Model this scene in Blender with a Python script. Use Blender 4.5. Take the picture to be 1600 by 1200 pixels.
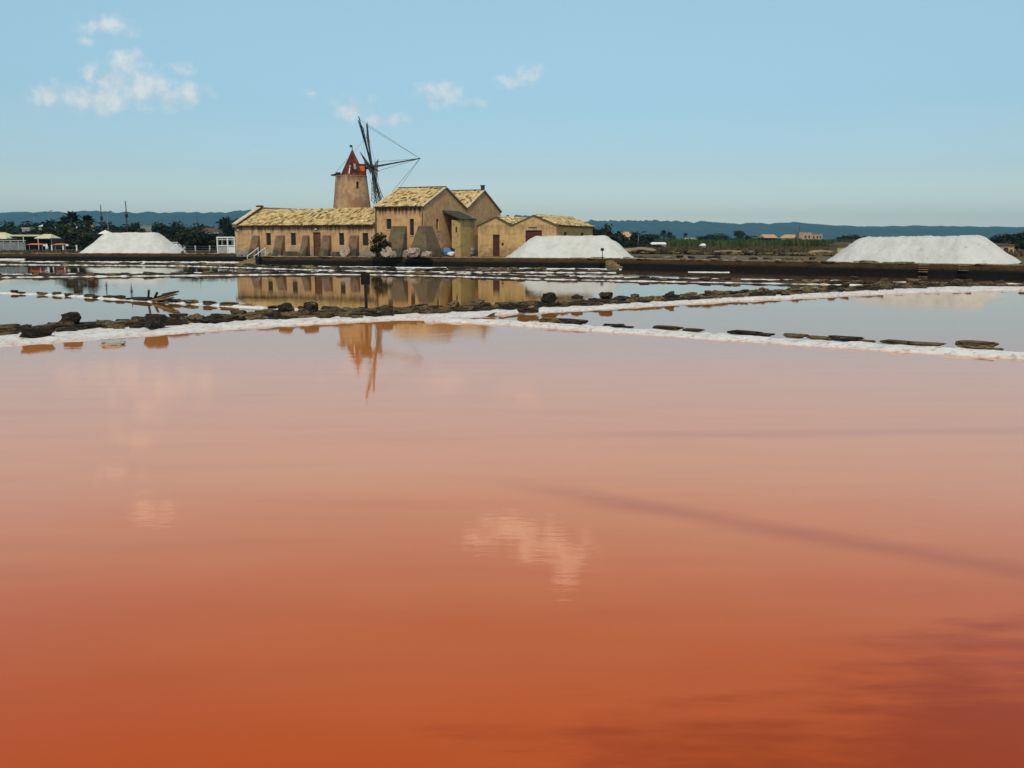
import bpy, bmesh, math, random
from math import sin, cos, pi, radians, sqrt, atan2
from mathutils import Vector, Matrix, noise as mnoise

random.seed(11)
for _o in list(bpy.data.objects):
    bpy.data.objects.remove(_o)
scene = bpy.context.scene
COL = scene.collection

# ------------------------------------------------------------------ camera
EYE = 2.4
cam_data = bpy.data.cameras.new('camera')
cam_data.sensor_width = 36.0
cam_data.lens = 36.0 * 1386 / 1600
cam_data.clip_start = 0.1
cam_data.clip_end = 30000
cam = bpy.data.objects.new('camera', cam_data)
COL.objects.link(cam)
cam.location = (0, 0, EYE)
cam.rotation_euler = (radians(90) - math.atan(224 / 1386), 0, 0)
scene.camera = cam

# ------------------------------------------------------------------ light
SUN_AZ = Vector((-0.06, -1.0))          # horizontal direction towards the sun
SUN_EL = radians(54)
SUN_AZ.normalize()
SUN_DIR = Vector((SUN_AZ.x * cos(SUN_EL), SUN_AZ.y * cos(SUN_EL), sin(SUN_EL)))
sun_data = bpy.data.lights.new('sun', 'SUN')
sun_data.energy = 2.5
sun_data.angle = radians(0.5)
sun_data.color = (1.0, 0.91, 0.77)
sun = bpy.data.objects.new('sun', sun_data)
COL.objects.link(sun)
sun.rotation_euler = (-SUN_DIR).to_track_quat('-Z', 'Y').to_euler()
sun.location = (0, 0, 60)
SKY_STRENGTH = 0.15
EXPOSURE = 0.08

scene.render.engine = 'CYCLES'
scene.view_settings.view_transform = 'Standard'
scene.view_settings.look = 'None'
scene.view_settings.exposure = EXPOSURE
scene.view_settings.gamma = 1.0
scene.view_settings.use_curve_mapping = False
cy = scene.cycles
cy.use_denoising = True
cy.max_bounces = 6
cy.volume_bounces = 0
cy.transparent_max_bounces = 6
cy.sample_clamp_indirect = 4.0


# ------------------------------------------------------------------ node helper
class NT:
    def __init__(self, tree):
        self.t = tree
        self.n = tree.nodes
        self.l = tree.links

    def add(self, kind, **kw):
        nd = self.n.new(kind)
        for k, v in kw.items():
            setattr(nd, k, v)
        return nd

    def put(self, sock, v):
        if v is None:
            return
        if hasattr(v, 'is_output') or isinstance(v, bpy.types.NodeSocket):
            self.l.new(v, sock)
        else:
            sock.default_value = v

    def math(self, op, a, b=None, c=None, clamp=False):
        nd = self.add('ShaderNodeMath', operation=op, use_clamp=clamp)
        self.put(nd.inputs[0], a)
        self.put(nd.inputs[1], b)
        self.put(nd.inputs[2], c)
        return nd.outputs[0]

    def vec(self, op, a, b=None):
        nd = self.add('ShaderNodeVectorMath', operation=op)
        self.put(nd.inputs[0], a)
        if b is not None:
            self.put(nd.inputs[1], b)
        return nd.outputs['Value'] if op in ('LENGTH', 'DOT_PRODUCT', 'DISTANCE') else nd.outputs['Vector']

    def step(self, v, lo, hi, a=0.0, b=1.0):
        nd = self.add('ShaderNodeMapRange', interpolation_type='SMOOTHSTEP')
        self.put(nd.inputs['Value'], v)
        nd.inputs['From Min'].default_value = lo
        nd.inputs['From Max'].default_value = hi
        nd.inputs['To Min'].default_value = a
        nd.inputs['To Max'].default_value = b
        return nd.outputs[0]

    def noise(self, vec, scale, detail=4, rough=0.55, dist=0.0):
        nd = self.add('ShaderNodeTexNoise')
        self.put(nd.inputs['Vector'], vec)
        nd.inputs['Scale'].default_value = scale
        nd.inputs['Detail'].default_value = detail
        nd.inputs['Roughness'].default_value = rough
        nd.inputs['Distortion'].default_value = dist
        return nd.outputs['Fac']

    def mix(self, f, a, b, blend='MIX'):
        nd = self.add('ShaderNodeMix', data_type='RGBA', blend_type=blend)
        self.put(nd.inputs[0], f)
        for s, v in ((nd.inputs[6], a), (nd.inputs[7], b)):
            if isinstance(v, tuple) and len(v) == 3:
                v = (*v, 1)
            self.put(s, v)
        return nd.outputs[2]

    def scale(self, vec, s):
        return self.vec('MULTIPLY', vec, s)

    def ramp(self, f, stops):
        nd = self.add('ShaderNodeValToRGB')
        self.put(nd.inputs[0], f)
        e = nd.color_ramp.elements
        while len(e) < len(stops):
            e.new(0.5)
        for el, (p, c) in zip(e, stops):
            el.position = p
            el.color = (*c, 1)
        return nd.outputs[0]


def new_mat(name, rough=0.9, spec=0.3):
    m = bpy.data.materials.new(name)
    m.use_nodes = True
    t = NT(m.node_tree)
    b = t.n['Principled BSDF']
    b.inputs['Roughness'].default_value = rough
    b.inputs['Specular IOR Level'].default_value = spec
    return m, t, b


def bump(t, b, h, strength=0.4, dist=0.05):
    nd = t.add('ShaderNodeBump')
    nd.inputs['Strength'].default_value = strength
    nd.inputs['Distance'].default_value = dist
    t.put(nd.inputs['Height'], h)
    t.l.new(nd.outputs[0], b.inputs['Normal'])


def obj_co(t):
    return t.add('ShaderNodeTexCoord').outputs['Object']


def world_co(t):
    return t.add('ShaderNodeNewGeometry').outputs['Position']


def simple_mat(name, col, var=0.25, scale=3.0, rough=0.85, spec=0.3, island=0.0, bmp=0.0, objvar=0.0):
    m, t, b = new_mat(name, rough, spec)
    co = obj_co(t)
    n = t.noise(co, scale, 5, 0.6)
    lo = tuple(c * (1 - var) for c in col)
    hi = tuple(min(1, c * (1 + var)) for c in col)
    c = t.mix(t.step(n, 0.3, 0.7), lo, hi)
    if island:
        r = t.add('ShaderNodeNewGeometry').outputs['Random Per Island']
        f = t.math('MULTIPLY_ADD', r, 2 * island, 1 - island)
        c = t.mix(1.0, c, t.add('ShaderNodeCombineColor').outputs[0], 'MULTIPLY') if False else t.vec('SCALE', c)
        t.put(c.node.inputs['Scale'], f)
    if objvar:
        r = t.add('ShaderNodeObjectInfo').outputs['Random']
        f = t.math('MULTIPLY_ADD', r, 2 * objvar, 1 - objvar)
        c = t.vec('SCALE', c)
        t.put(c.node.inputs['Scale'], f)
    t.l.new(c, b.inputs['Base Color'])
    if bmp:
        bump(t, b, t.noise(co, scale * 4, 5, 0.65), bmp, 0.05)
    return m


# ------------------------------------------------------------------ world
world = bpy.data.worlds.new('World')
scene.world = world
world.use_nodes = True
wt = NT(world.node_tree)
bg = wt.n['Background']
sky = wt.add('ShaderNodeTexSky', sky_type='NISHITA')
sky.sun_disc = False
sky.sun_elevation = SUN_EL
sky.sun_rotation = atan2(SUN_AZ.x, SUN_AZ.y)
sky.air_density = 1.15
sky.dust_density = 0.4
sky.ozone_density = 1.0
skycol = wt.mix(1.0, sky.outputs[0], (0.98, 1.10, 1.0), 'MULTIPLY')
dirv = wt.add('ShaderNodeTexCoord').outputs['Generated']
sep = wt.add('ShaderNodeSeparateXYZ')
wt.l.new(dirv, sep.inputs[0])
# sky tinted by elevation: low ring dulled, upper sky dimmed for the water reflections
skycol = wt.mix(1.0, skycol, wt.ramp(sep.outputs['Z'], [(0.0, (0.84, 0.79, 1.0)), (0.035, (0.66, 0.635, 0.82)), (0.075, (0.57, 0.565, 0.71)), (0.14, (0.62, 0.645, 0.73)), (0.25, (0.90, 0.89, 0.86)), (0.5, (0.74, 0.66, 0.52)), (1.0, (0.66, 0.62, 0.54))]), 'MULTIPLY')
ysafe = wt.math('MAXIMUM', sep.outputs['Y'], 0.05)
cu = wt.math('DIVIDE', sep.outputs['X'], ysafe)
cv = wt.math('DIVIDE', sep.outputs['Z'], ysafe)
comb = wt.add('ShaderNodeCombineXYZ')
wt.l.new(cu, comb.inputs[0])
wt.l.new(cv, comb.inputs[1])
uv = comb.outputs[0]
# small cumulus puffs: centre (tangent of azimuth, tangent of elevation), half sizes, weight
PUFFS = [(-.487, .157, .034, .014, 1), (-.452, .150, .040, .014, 1), (-.422, .172, .030, .020, 1), (-.395, .160, .034, .018, 1), (-.414, .188, .022, .014, 1), (-.455, .176, .016, .010, .7), (-.372, .150, .026, .012, .9),
         (-.357, .156, .028, .012, .95), (-.442, .143, .028, .008, .85), (-.425, .228, .036, .013, .75), (-.357, .184, .020, .008, .6),
         (-.456, .211, .012, .006, .5), (-.172, .143, .028, .014, .72), (-.136, .131, .030, .009, .62), (-.080, .155, .036, .014, .66),
         (-.050, .147, .026, .010, .55), (.022, .176, .022, .013, .72), (-.006, .169, .018, .008, .55), (-.277, .098, .014, .004, .3),
         (-.215, .158, .014, .005, .35),
         (-.80, .22, .12, .04, 1), (.82, .25, .14, .04, .9), (-.9, .9, .2, .08, .8)]
HIGH = [(.005, .335, .045, .016, .95), (.045, .355, .045, .020, 1.0), (.075, .372, .034, .016, .85), (-.048, .345, .030, .011, .8), (.06, .392, .022, .010, .75), (-.419, .312, .026, .015, .66), (-.457, .265, .028, .010, .6), (-.49, .275, .018, .008, .5)]
warp = wt.add('ShaderNodeTexNoise')
wt.l.new(uv, warp.inputs['Vector'])
warp.inputs['Scale'].default_value = 38
warp.inputs['Detail'].default_value = 7
warp.inputs['Roughness'].default_value = 0.62
big = wt.noise(uv, 14, 3, 0.5)


def puffs(table):
    dens = None
    for (u0, v0, a, b_, w_) in table:
        d = wt.vec('SUBTRACT', uv, (u0, v0, 0))
        d = wt.vec('MULTIPLY', d, (1 / a, 1 / b_, 0))
        ln = wt.vec('LENGTH', d)
        v = wt.math('MULTIPLY_ADD', ln, -w_ * 0.62, w_)
        dens = v if dens is None else wt.math('SMOOTH_MAX', dens, v, 0.12)
    return dens


dens = puffs(PUFFS)
high = puffs(HIGH)
nz = wt.math('MULTIPLY_ADD', warp.outputs['Fac'], 1.6, -0.80)
nb = wt.math('MULTIPLY_ADD', big, 0.8, -0.4)
dd = wt.math('ADD', wt.math('ADD', dens, nz), nb)
cover = wt.step(dd, 0.12, 0.85)
cover = wt.math('MULTIPLY', cover, wt.step(dens, 0.0, 0.35))
cover = wt.math('MULTIPLY', cover, wt.step(sep.outputs['Y'], 0.06, 0.2))
cover = wt.math('MULTIPLY', cover, 0.64)
hcov = wt.step(wt.math('ADD', wt.math('ADD', high, wt.math('MULTIPLY', nz, 1.5)), nb), 0.15, 1.0)
hcov = wt.math('MULTIPLY', wt.math('MULTIPLY', hcov, wt.step(high, 0.0, 0.35)), wt.step(sep.outputs['Y'], 0.06, 0.2))
cloudcol = wt.mix(wt.step(warp.outputs['Fac'], 0.35, 0.65), (3.7, 4.3, 4.7), (5.8, 5.6, 5.35))
# thin veil low over the horizon and faint high streaks
veil = wt.noise(wt.vec('MULTIPLY', uv, (1.0, 3.0, 1.0)), 4, 4, 0.55)
skyc = wt.mix(wt.math('MULTIPLY', wt.step(veil, 0.45, 0.8), 0.10), skycol, (3.6, 4.2, 4.5))
wt.l.new(wt.mix(hcov, wt.mix(cover, skyc, cloudcol), (7.6, 7.0, 6.4)), bg.inputs['Color'])
bg.inputs['Strength'].default_value = SKY_STRENGTH


# ------------------------------------------------------------------ mesh helpers
def link(name, me, mat, parent=None, smooth=False):
    o = bpy.data.objects.new(name, me)
    COL.objects.link(o)
    if mat is not None and not me.materials:
        for m in (mat if isinstance(mat, (list, tuple)) else [mat]):
            me.materials.append(m)
    if parent is not None:
        o.parent = parent
    if smooth:
        me.shade_smooth()
    return o


class MB:
    """collects vertices and faces of ONE mesh"""
    def __init__(self):
        self.v = []
        self.f = []
        self.mi = []
        self.cur = 0

    def poly(self, pts):
        i = len(self.v)
        self.v += [tuple(p) for p in pts]
        self.f.append(tuple(range(i, i + len(pts))))
        self.mi.append(self.cur)

    def hull(self, pts, faces):
        i = len(self.v)
        self.v += [tuple(p) for p in pts]
        for f in faces:
            self.f.append(tuple(i + k for k in f))
            self.mi.append(self.cur)

    def box(self, a, b, M=None):
        x0, y0, z0 = a
        x1, y1, z1 = b
        p = [(x0, y0, z0), (x1, y0, z0), (x1, y1, z0), (x0, y1, z0), (x0, y0, z1), (x1, y0, z1), (x1, y1, z1), (x0, y1, z1)]
        if M is not None:
            p = [tuple(M @ Vector(q)) for q in p]
        self.hull(p, [(0, 3, 2, 1), (4, 5, 6, 7), (0, 1, 5, 4), (1, 2, 6, 5), (2, 3, 7, 6), (3, 0, 4, 7)])

    def tube(self, a, b, r0, r1=None, n=6):
        r1 = r0 if r1 is None else r1
        a, b = Vector(a), Vector(b)
        d = (b - a).normalized()
        s = d.orthogonal().normalized()
        u = d.cross(s)
        pts = []
        for c, r in ((a, r0), (b, r1)):
            for k in range(n):
                q = 2 * pi * k / n
                pts.append(c + s * (cos(q) * r) + u * (sin(q) * r))
        fs = [(k, (k + 1) % n, n + (k + 1) % n, n + k) for k in range(n)]
        fs += [tuple(reversed(range(n))), tuple(range(n, 2 * n))]
        self.hull(pts, fs)

    def lathe(self, prof, n=16, c=(0, 0)):
        i = len(self.v)
        for r, z in prof:
            for k in range(n):
                q = 2 * pi * k / n
                self.v.append((c[0] + r * cos(q), c[1] + r * sin(q), z))
        for j in range(len(prof) - 1):
            for k in range(n):
                a = i + j * n + k
                b = i + j * n + (k + 1) % n
                self.f.append((a, b, b + n, a + n))
                self.mi.append(self.cur)

    def mesh(self, name):
        me = bpy.data.meshes.new(name)
        me.from_pydata(self.v, [], self.f)
        me.polygons.foreach_set('material_index', self.mi)
        me.update()
        return me

    def build(self, name, mat, parent=None, smooth=False):
        return link(name, self.mesh(name), mat, parent, smooth)


def tag(o, label=None, cat=None, group=None, kind=None):
    if label:
        o['label'] = label
    if cat:
        o['category'] = cat
    if group:
        o['group'] = group
    if kind:
        o['kind'] = kind
    return o


def thing(name, label, cat, loc=(0, 0, 0), rz=0.0, group=None):
    o = bpy.data.objects.new(name, None)
    COL.objects.link(o)
    o.empty_display_size = 0.3
    o.location = loc
    o.rotation_euler = (0, 0, rz)
    return tag(o, label, cat, group)


def dup(root, loc, rz=None, scale=None, label=None, group=None):
    r = root.copy()
    COL.objects.link(r)
    r.location = loc
    if rz is not None:
        r.rotation_euler = (0, 0, rz)
    if scale is not None:
        r.scale = scale
    if label:
        r['label'] = label
    if group:
        r['group'] = group
    for ch in list(root.children):
        c = ch.copy()
        COL.objects.link(c)
        c.parent = r
        for g in list(ch.children):
            d = g.copy()
            COL.objects.link(d)
            d.parent = c
    return r


def panel(mb, O, U, w, h, N, openings=(), depth=0.22, V=Vector((0, 0, 1))):
    """wall face with real openings: reveals go inwards by depth"""
    O, U, N = Vector(O), Vector(U), Vector(N)
    xs = sorted({0, w} | {q for o in openings for q in o[:2]})
    zs = sorted({0, h} | {q for o in openings for q in o[2:4]})

    def P(x, z, d=0.0):
        return O + U * x + V * z - N * d
    flip = U.cross(V).dot(N) < 0

    def q(a, b, c, d):
        mb.poly([d, c, b, a] if flip else [a, b, c, d])
    for i in range(len(xs) - 1):
        for j in range(len(zs) - 1):
            cx, cz = (xs[i] + xs[i + 1]) / 2, (zs[j] + zs[j + 1]) / 2
            if any(o[0] < cx < o[1] and o[2] < cz < o[3] for o in openings):
                continue
            q(P(xs[i], zs[j]), P(xs[i + 1], zs[j]), P(xs[i + 1], zs[j + 1]), P(xs[i], zs[j + 1]))
    for (a, b, c, e) in [o[:4] for o in openings]:
        q(P(a, c), P(b, c), P(b, c, depth), P(a, c, depth))
        q(P(b, c), P(b, e), P(b, e, depth), P(b, c, depth))
        q(P(b, e), P(a, e), P(a, e, depth), P(b, e, depth))
        q(P(a, e), P(a, c), P(a, c, depth), P(a, e, depth))
        q(P(a, c, depth), P(b, c, depth), P(b, e, depth), P(a, e, depth))


# ------------------------------------------------------------------ materials
def plaster(name, base, pink, eave=3.2, streak=0.8, moss=0.4, white=0.0, pinkness=0.5):
    m, t, b = new_mat(name, 0.92, 0.2)
    co = obj_co(t)
    sp = t.add('ShaderNodeSeparateXYZ')
    t.l.new(co, sp.inputs[0])
    z = sp.outputs['Z']
    n1 = t.noise(co, 0.55, 5, 0.6)
    n2 = t.noise(co, 2.3, 6, 0.65)
    n3 = t.noise(co, 14, 4, 0.6)
    c = t.mix(t.math('MULTIPLY', t.step(n1, 0.42, 0.62), pinkness), base, pink)
    c = t.mix(t.math('MULTIPLY', t.step(n2, 0.46, 0.68), 0.75), c, (base[0] * 0.55, base[1] * 0.46, base[2] * 0.42))
    c = t.mix(t.math('MULTIPLY', t.step(n3, 0.45, 0.75), 0.38), c, tuple(min(1, q * 1.35) for q in base))
    # rain streaks that start under the eaves
    sc = t.vec('MULTIPLY', co, (3.6, 3.6, 0.16))
    s1 = t.noise(sc, 1.0, 4, 0.6)
    s2 = t.noise(sc, 3.0, 2, 0.5)
    nrm = t.add('ShaderNodeSeparateXYZ')
    t.l.new(t.add('ShaderNodeTexCoord').outputs['Normal'], nrm.inputs[0])
    front = t.step(t.math('ABSOLUTE', nrm.outputs['Y']), 0.4, 0.7)
    top = t.math('MULTIPLY', t.step(z, eave - 1.7, eave - 0.05), t.math('MULTIPLY', front, t.step(z, eave + 0.02, eave + 0.25, 1.0, 0.0)))
    sk = t.math('ADD', t.math('MULTIPLY', s1, 0.75), t.math('MULTIPLY', s2, 0.35))
    sk = t.math('MULTIPLY_ADD', top, 0.3, sk)
    sk = t.math('MULTIPLY', t.step(sk, 0.70, 0.88), t.math('MULTIPLY', top, streak))
    c = t.mix(sk, c, (0.06, 0.035, 0.022))
    if white:
        wn = t.math('ADD', n2, t.step(z, 0.1, 1.5, 0.42, -0.2))
        c = t.mix(t.math('MULTIPLY', t.step(wn, 0.62, 0.8), white), c, (0.40, 0.35, 0.30))
    mn = t.math('ADD', t.noise(co, 1.1, 5, 0.65), t.step(z, 0.0, 2.6, 0.28, -0.2))
    c = t.mix(t.math('MULTIPLY', t.step(mn, 0.56, 0.8), moss), c, (0.055, 0.055, 0.035))
    t.l.new(c, b.inputs['Base Color'])
    bump(t, b, t.math('ADD', n2, t.math('MULTIPLY', n3, 0.5)), 0.5, 0.06)
    return m


OCHRE = (0.61, 0.385, 0.18)
M_low = plaster('plaster_ochre_streaked', OCHRE, (0.36, 0.19, 0.12), 3.25, 0.85, 0.35, 0.9, 0.55)
M_house = plaster('plaster_ochre_tall', (0.60, 0.375, 0.165), (0.52, 0.25, 0.155), 5.0, 1.0, 0.6, 0.2, 0.75)
M_annex = plaster('plaster_ochre_annexe', (0.60, 0.39, 0.165), (0.52, 0.28, 0.15), 3.2, 0.35, 0.4, 0.0, 0.5)
M_tower = plaster('plaster_tower', (0.52, 0.34, 0.18), (0.29, 0.135, 0.09), 9.0, 0.5, 0.25, 0.0, 0.95)
M_shed = plaster('plaster_pale_yellow', (0.48, 0.35, 0.14), (0.45, 0.31, 0.14), 4.2, 0.3, 0.1, 0.0, 0.3)
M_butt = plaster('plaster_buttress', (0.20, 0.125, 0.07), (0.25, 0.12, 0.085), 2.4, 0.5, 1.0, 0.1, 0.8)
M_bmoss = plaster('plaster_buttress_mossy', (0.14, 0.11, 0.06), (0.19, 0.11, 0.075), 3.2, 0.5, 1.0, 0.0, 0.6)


def tile_material():
    m, t, b = new_mat('clay_tiles', 0.9, 0.2)
    co = obj_co(t)
    r = t.add('ShaderNodeNewGeometry').outputs['Random Per Island']
    c = t.ramp(r, [(0.0, (0.10, 0.06, 0.025)), (0.12, (0.26, 0.16, 0.06)), (0.26, (0.60, 0.44, 0.20)), (0.62, (0.80, 0.61, 0.30)), (0.82, (0.54, 0.34, 0.16)), (1.0, (0.90, 0.77, 0.50))])
    n = t.noise(co, 3.5, 5, 0.7)
    c = t.mix(t.math('MULTIPLY', t.step(n, 0.54, 0.72), 0.5), c, (0.18, 0.14, 0.06))
    n2 = t.noise(co, 0.8, 3, 0.5)
    c = t.mix(t.math('MULTIPLY', t.step(n2, 0.45, 0.7), 0.35), c, (0.50, 0.36, 0.10))
    t.l.new(c, b.inputs['Base Color'])
    return m


M_tile = tile_material()
M_slab = simple_mat('roof_bed', (0.10, 0.07, 0.045), 0.3, 2)
M_verge = simple_mat('verge_mortar', (0.55, 0.46, 0.30), 0.25, 2.5)
M_wood_dark = simple_mat('dark_old_wood', (0.045, 0.03, 0.022), 0.4, 6)
M_spar = simple_mat('weathered_spar_wood', (0.06, 0.048, 0.04), 0.4, 4)
M_maroon = simple_mat('maroon_painted_wood', (0.085, 0.024, 0.020), 0.3, 5)
M_brown = simple_mat('brown_door_paint', (0.13, 0.05, 0.026), 0.3, 4)
M_shutter = simple_mat('shutter_dark', (0.035, 0.022, 0.018), 0.4, 6)
M_capred = simple_mat('red_cap_boards', (0.125, 0.024, 0.012), 0.6, 1.6, island=0.5)
M_orange = simple_mat('orange_paint', (0.62, 0.14, 0.02), 0.2, 4)
M_white = simple_mat('white_paint', (0.72, 0.72, 0.70), 0.08, 4)
M_grey = simple_mat('grey_metal', (0.25, 0.26, 0.27), 0.2, 5, 0.5)
M_black = simple_mat('black_metal', (0.012, 0.012, 0.013), 0.3, 5, 0.6)
M_concrete = simple_mat('concrete_post', (0.36, 0.35, 0.32), 0.2, 5)
M_rope = simple_mat('old_rope', (0.10, 0.09, 0.08), 0.2, 8)
M_glass_dark = simple_mat('dark_window_glass', (0.012, 0.014, 0.016), 0.2, 3, 0.15, 0.5)
M_trunk = simple_mat('bark', (0.08, 0.06, 0.045), 0.35, 5)


def salt_material():
    m, t, b = new_mat('heaped_salt', 0.85, 0.3)
    co = obj_co(t)
    n = t.noise(co, 0.9, 5, 0.6)
    st = t.noise(t.vec('MULTIPLY', co, (1.0, 0.5, 1.4)), 3.2, 5, 0.7)
    c = t.mix(t.step(n, 0.35, 0.7), (0.70, 0.68, 0.63), (0.60, 0.575, 0.52))
    c = t.mix(t.math('MULTIPLY', t.step(st, 0.57, 0.72), 0.5), c, (0.30, 0.285, 0.255))
    t.l.new(c, b.inputs['Base Color'])
    bump(t, b, t.math('ADD', st, t.math('MULTIPLY', t.noise(co, 12, 5, 0.7), 0.6)), 0.9, 0.14)
    return m


M_salt = salt_material()


def crust_material():
    m, t, b = new_mat('salt_crust', 0.6, 0.4)
    co = world_co(t)
    n = t.noise(co, 1.6, 6, 0.65)
    n2 = t.noise(co, 7, 5, 0.7)
    c = t.mix(t.step(n, 0.4, 0.68), (0.80, 0.77, 0.73), (0.66, 0.60, 0.55))
    c = t.mix(t.math('MULTIPLY', t.step(n2, 0.51, 0.65), 0.7), c, (0.34, 0.26, 0.21))
    at = t.add('ShaderNodeAttribute', attribute_name='edge')
    pk = t.math('MULTIPLY', t.step(t.math('MULTIPLY_ADD', n2, 0.6, at.outputs['Fac']), 0.9, 1.25), 0.6)
    c = t.mix(pk, c, (0.62, 0.30, 0.23))
    t.l.new(c, b.inputs['Base Color'])
    bump(t, b, t.math('ADD', n, n2), 0.7, 0.06)
    return m


M_crust = crust_material()


def stone_material(name, a, c_, dark, objvar=0.35):
    m, t, b = new_mat(name, 0.9, 0.25)
    co = obj_co(t)
    r = t.add('ShaderNodeObjectInfo').outputs['Random']
    off = t.vec('ADD', co, None) if False else t.add('ShaderNodeVectorMath', operation='ADD')
    t.l.new(co, off.inputs[0])
    rv = t.add('ShaderNodeCombineXYZ')
    t.l.new(t.math('MULTIPLY', r, 37.0), rv.inputs[0])
    t.l.new(rv.outputs[0], off.inputs[1])
    p = off.outputs[0]
    n = t.noise(p, 1.6, 6, 0.65)
    n2 = t.noise(p, 5, 5, 0.7)
    c = t.mix(t.step(n, 0.38, 0.62), a, c_)
    c = t.mix(t.step(n2, 0.46, 0.62, 0, 0.85), c, dark)
    c = t.mix(t.math('MULTIPLY', t.step(t.noise(p, 2.6, 4, 0.6), 0.6, 0.72), 0.5), c, (0.42, 0.36, 0.26))
    s = t.vec('SCALE', c)
    t.put(s.node.inputs['Scale'], t.math('MULTIPLY_ADD', r, 2 * objvar, 1 - objvar))
    t.l.new(s, b.inputs['Base Color'])
    bump(t, b, t.math('ADD', n, n2), 0.9, 0.12)
    return m


M_stone = stone_material('bank_stone', (0.17, 0.105, 0.042), (0.23, 0.165, 0.08), (0.014, 0.010, 0.008))
M_stone_dark = stone_material('dark_bank_stone', (0.035, 0.024, 0.015), (0.07, 0.048, 0.027), (0.008, 0.006, 0.005))
M_stone_pale = stone_material('pale_stone', (0.44, 0.33, 0.25), (0.40, 0.27, 0.21), (0.20, 0.15, 0.11), 0.2)
M_mud = simple_mat('bank_mud', (0.055, 0.038, 0.025), 0.5, 2.5, bmp=0.6)


def quay_material():
    m, t, b = new_mat('quay_masonry', 0.9, 0.2)
    co = world_co(t)
    sp = t.add('ShaderNodeSeparateXYZ')
    t.l.new(co, sp.inputs[0])
    n = t.noise(t.vec('MULTIPLY', co, (0.8, 0.8, 1.6)), 1.3, 6, 0.7)
    n2 = t.noise(co, 5, 5, 0.7)
    c = t.mix(t.step(n, 0.4, 0.65), (0.085, 0.045, 0.016), (0.042, 0.025, 0.011))
    c = t.mix(t.math('MULTIPLY', t.step(n2, 0.5, 0.7), 0.6), c, (0.03, 0.02, 0.012))
    zz = t.math('MULTIPLY_ADD', n, 0.35, sp.outputs['Z'])
    # algae and wet band left by the brine
    c = t.mix(t.step(zz, 0.42, 0.66, 1.0, 0.0), c, (0.008, 0.008, 0.005))
    # pale salt and dust on the trodden top, also painting in its sunlit edge
    c = t.mix(t.math('MULTIPLY', t.step(sp.outputs['Z'], 0.72, 0.76), t.step(n2, 0.4, 0.6, 0.25, 0.9)), c, (0.50, 0.41, 0.28))
    t.l.new(c, b.inputs['Base Color'])
    bump(t, b, t.math('ADD', n, n2), 0.9, 0.12)
    return m


M_quay = quay_material()


def ground_material():
    m, t, b = new_mat('dry_ground', 0.95, 0.1)
    co = world_co(t)
    n = t.noise(co, 0.03, 5, 0.6)
    n2 = t.noise(co, 0.4, 5, 0.65)
    c = t.mix(t.step(n, 0.4, 0.62), (0.13, 0.095, 0.05), (0.075, 0.075, 0.03))
    c = t.mix(t.math('MULTIPLY', t.step(n2, 0.5, 0.7), 0.6), c, (0.24, 0.18, 0.10))
    t.l.new(c, b.inputs['Base Color'])
    return m


M_ground = ground_material()


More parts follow.
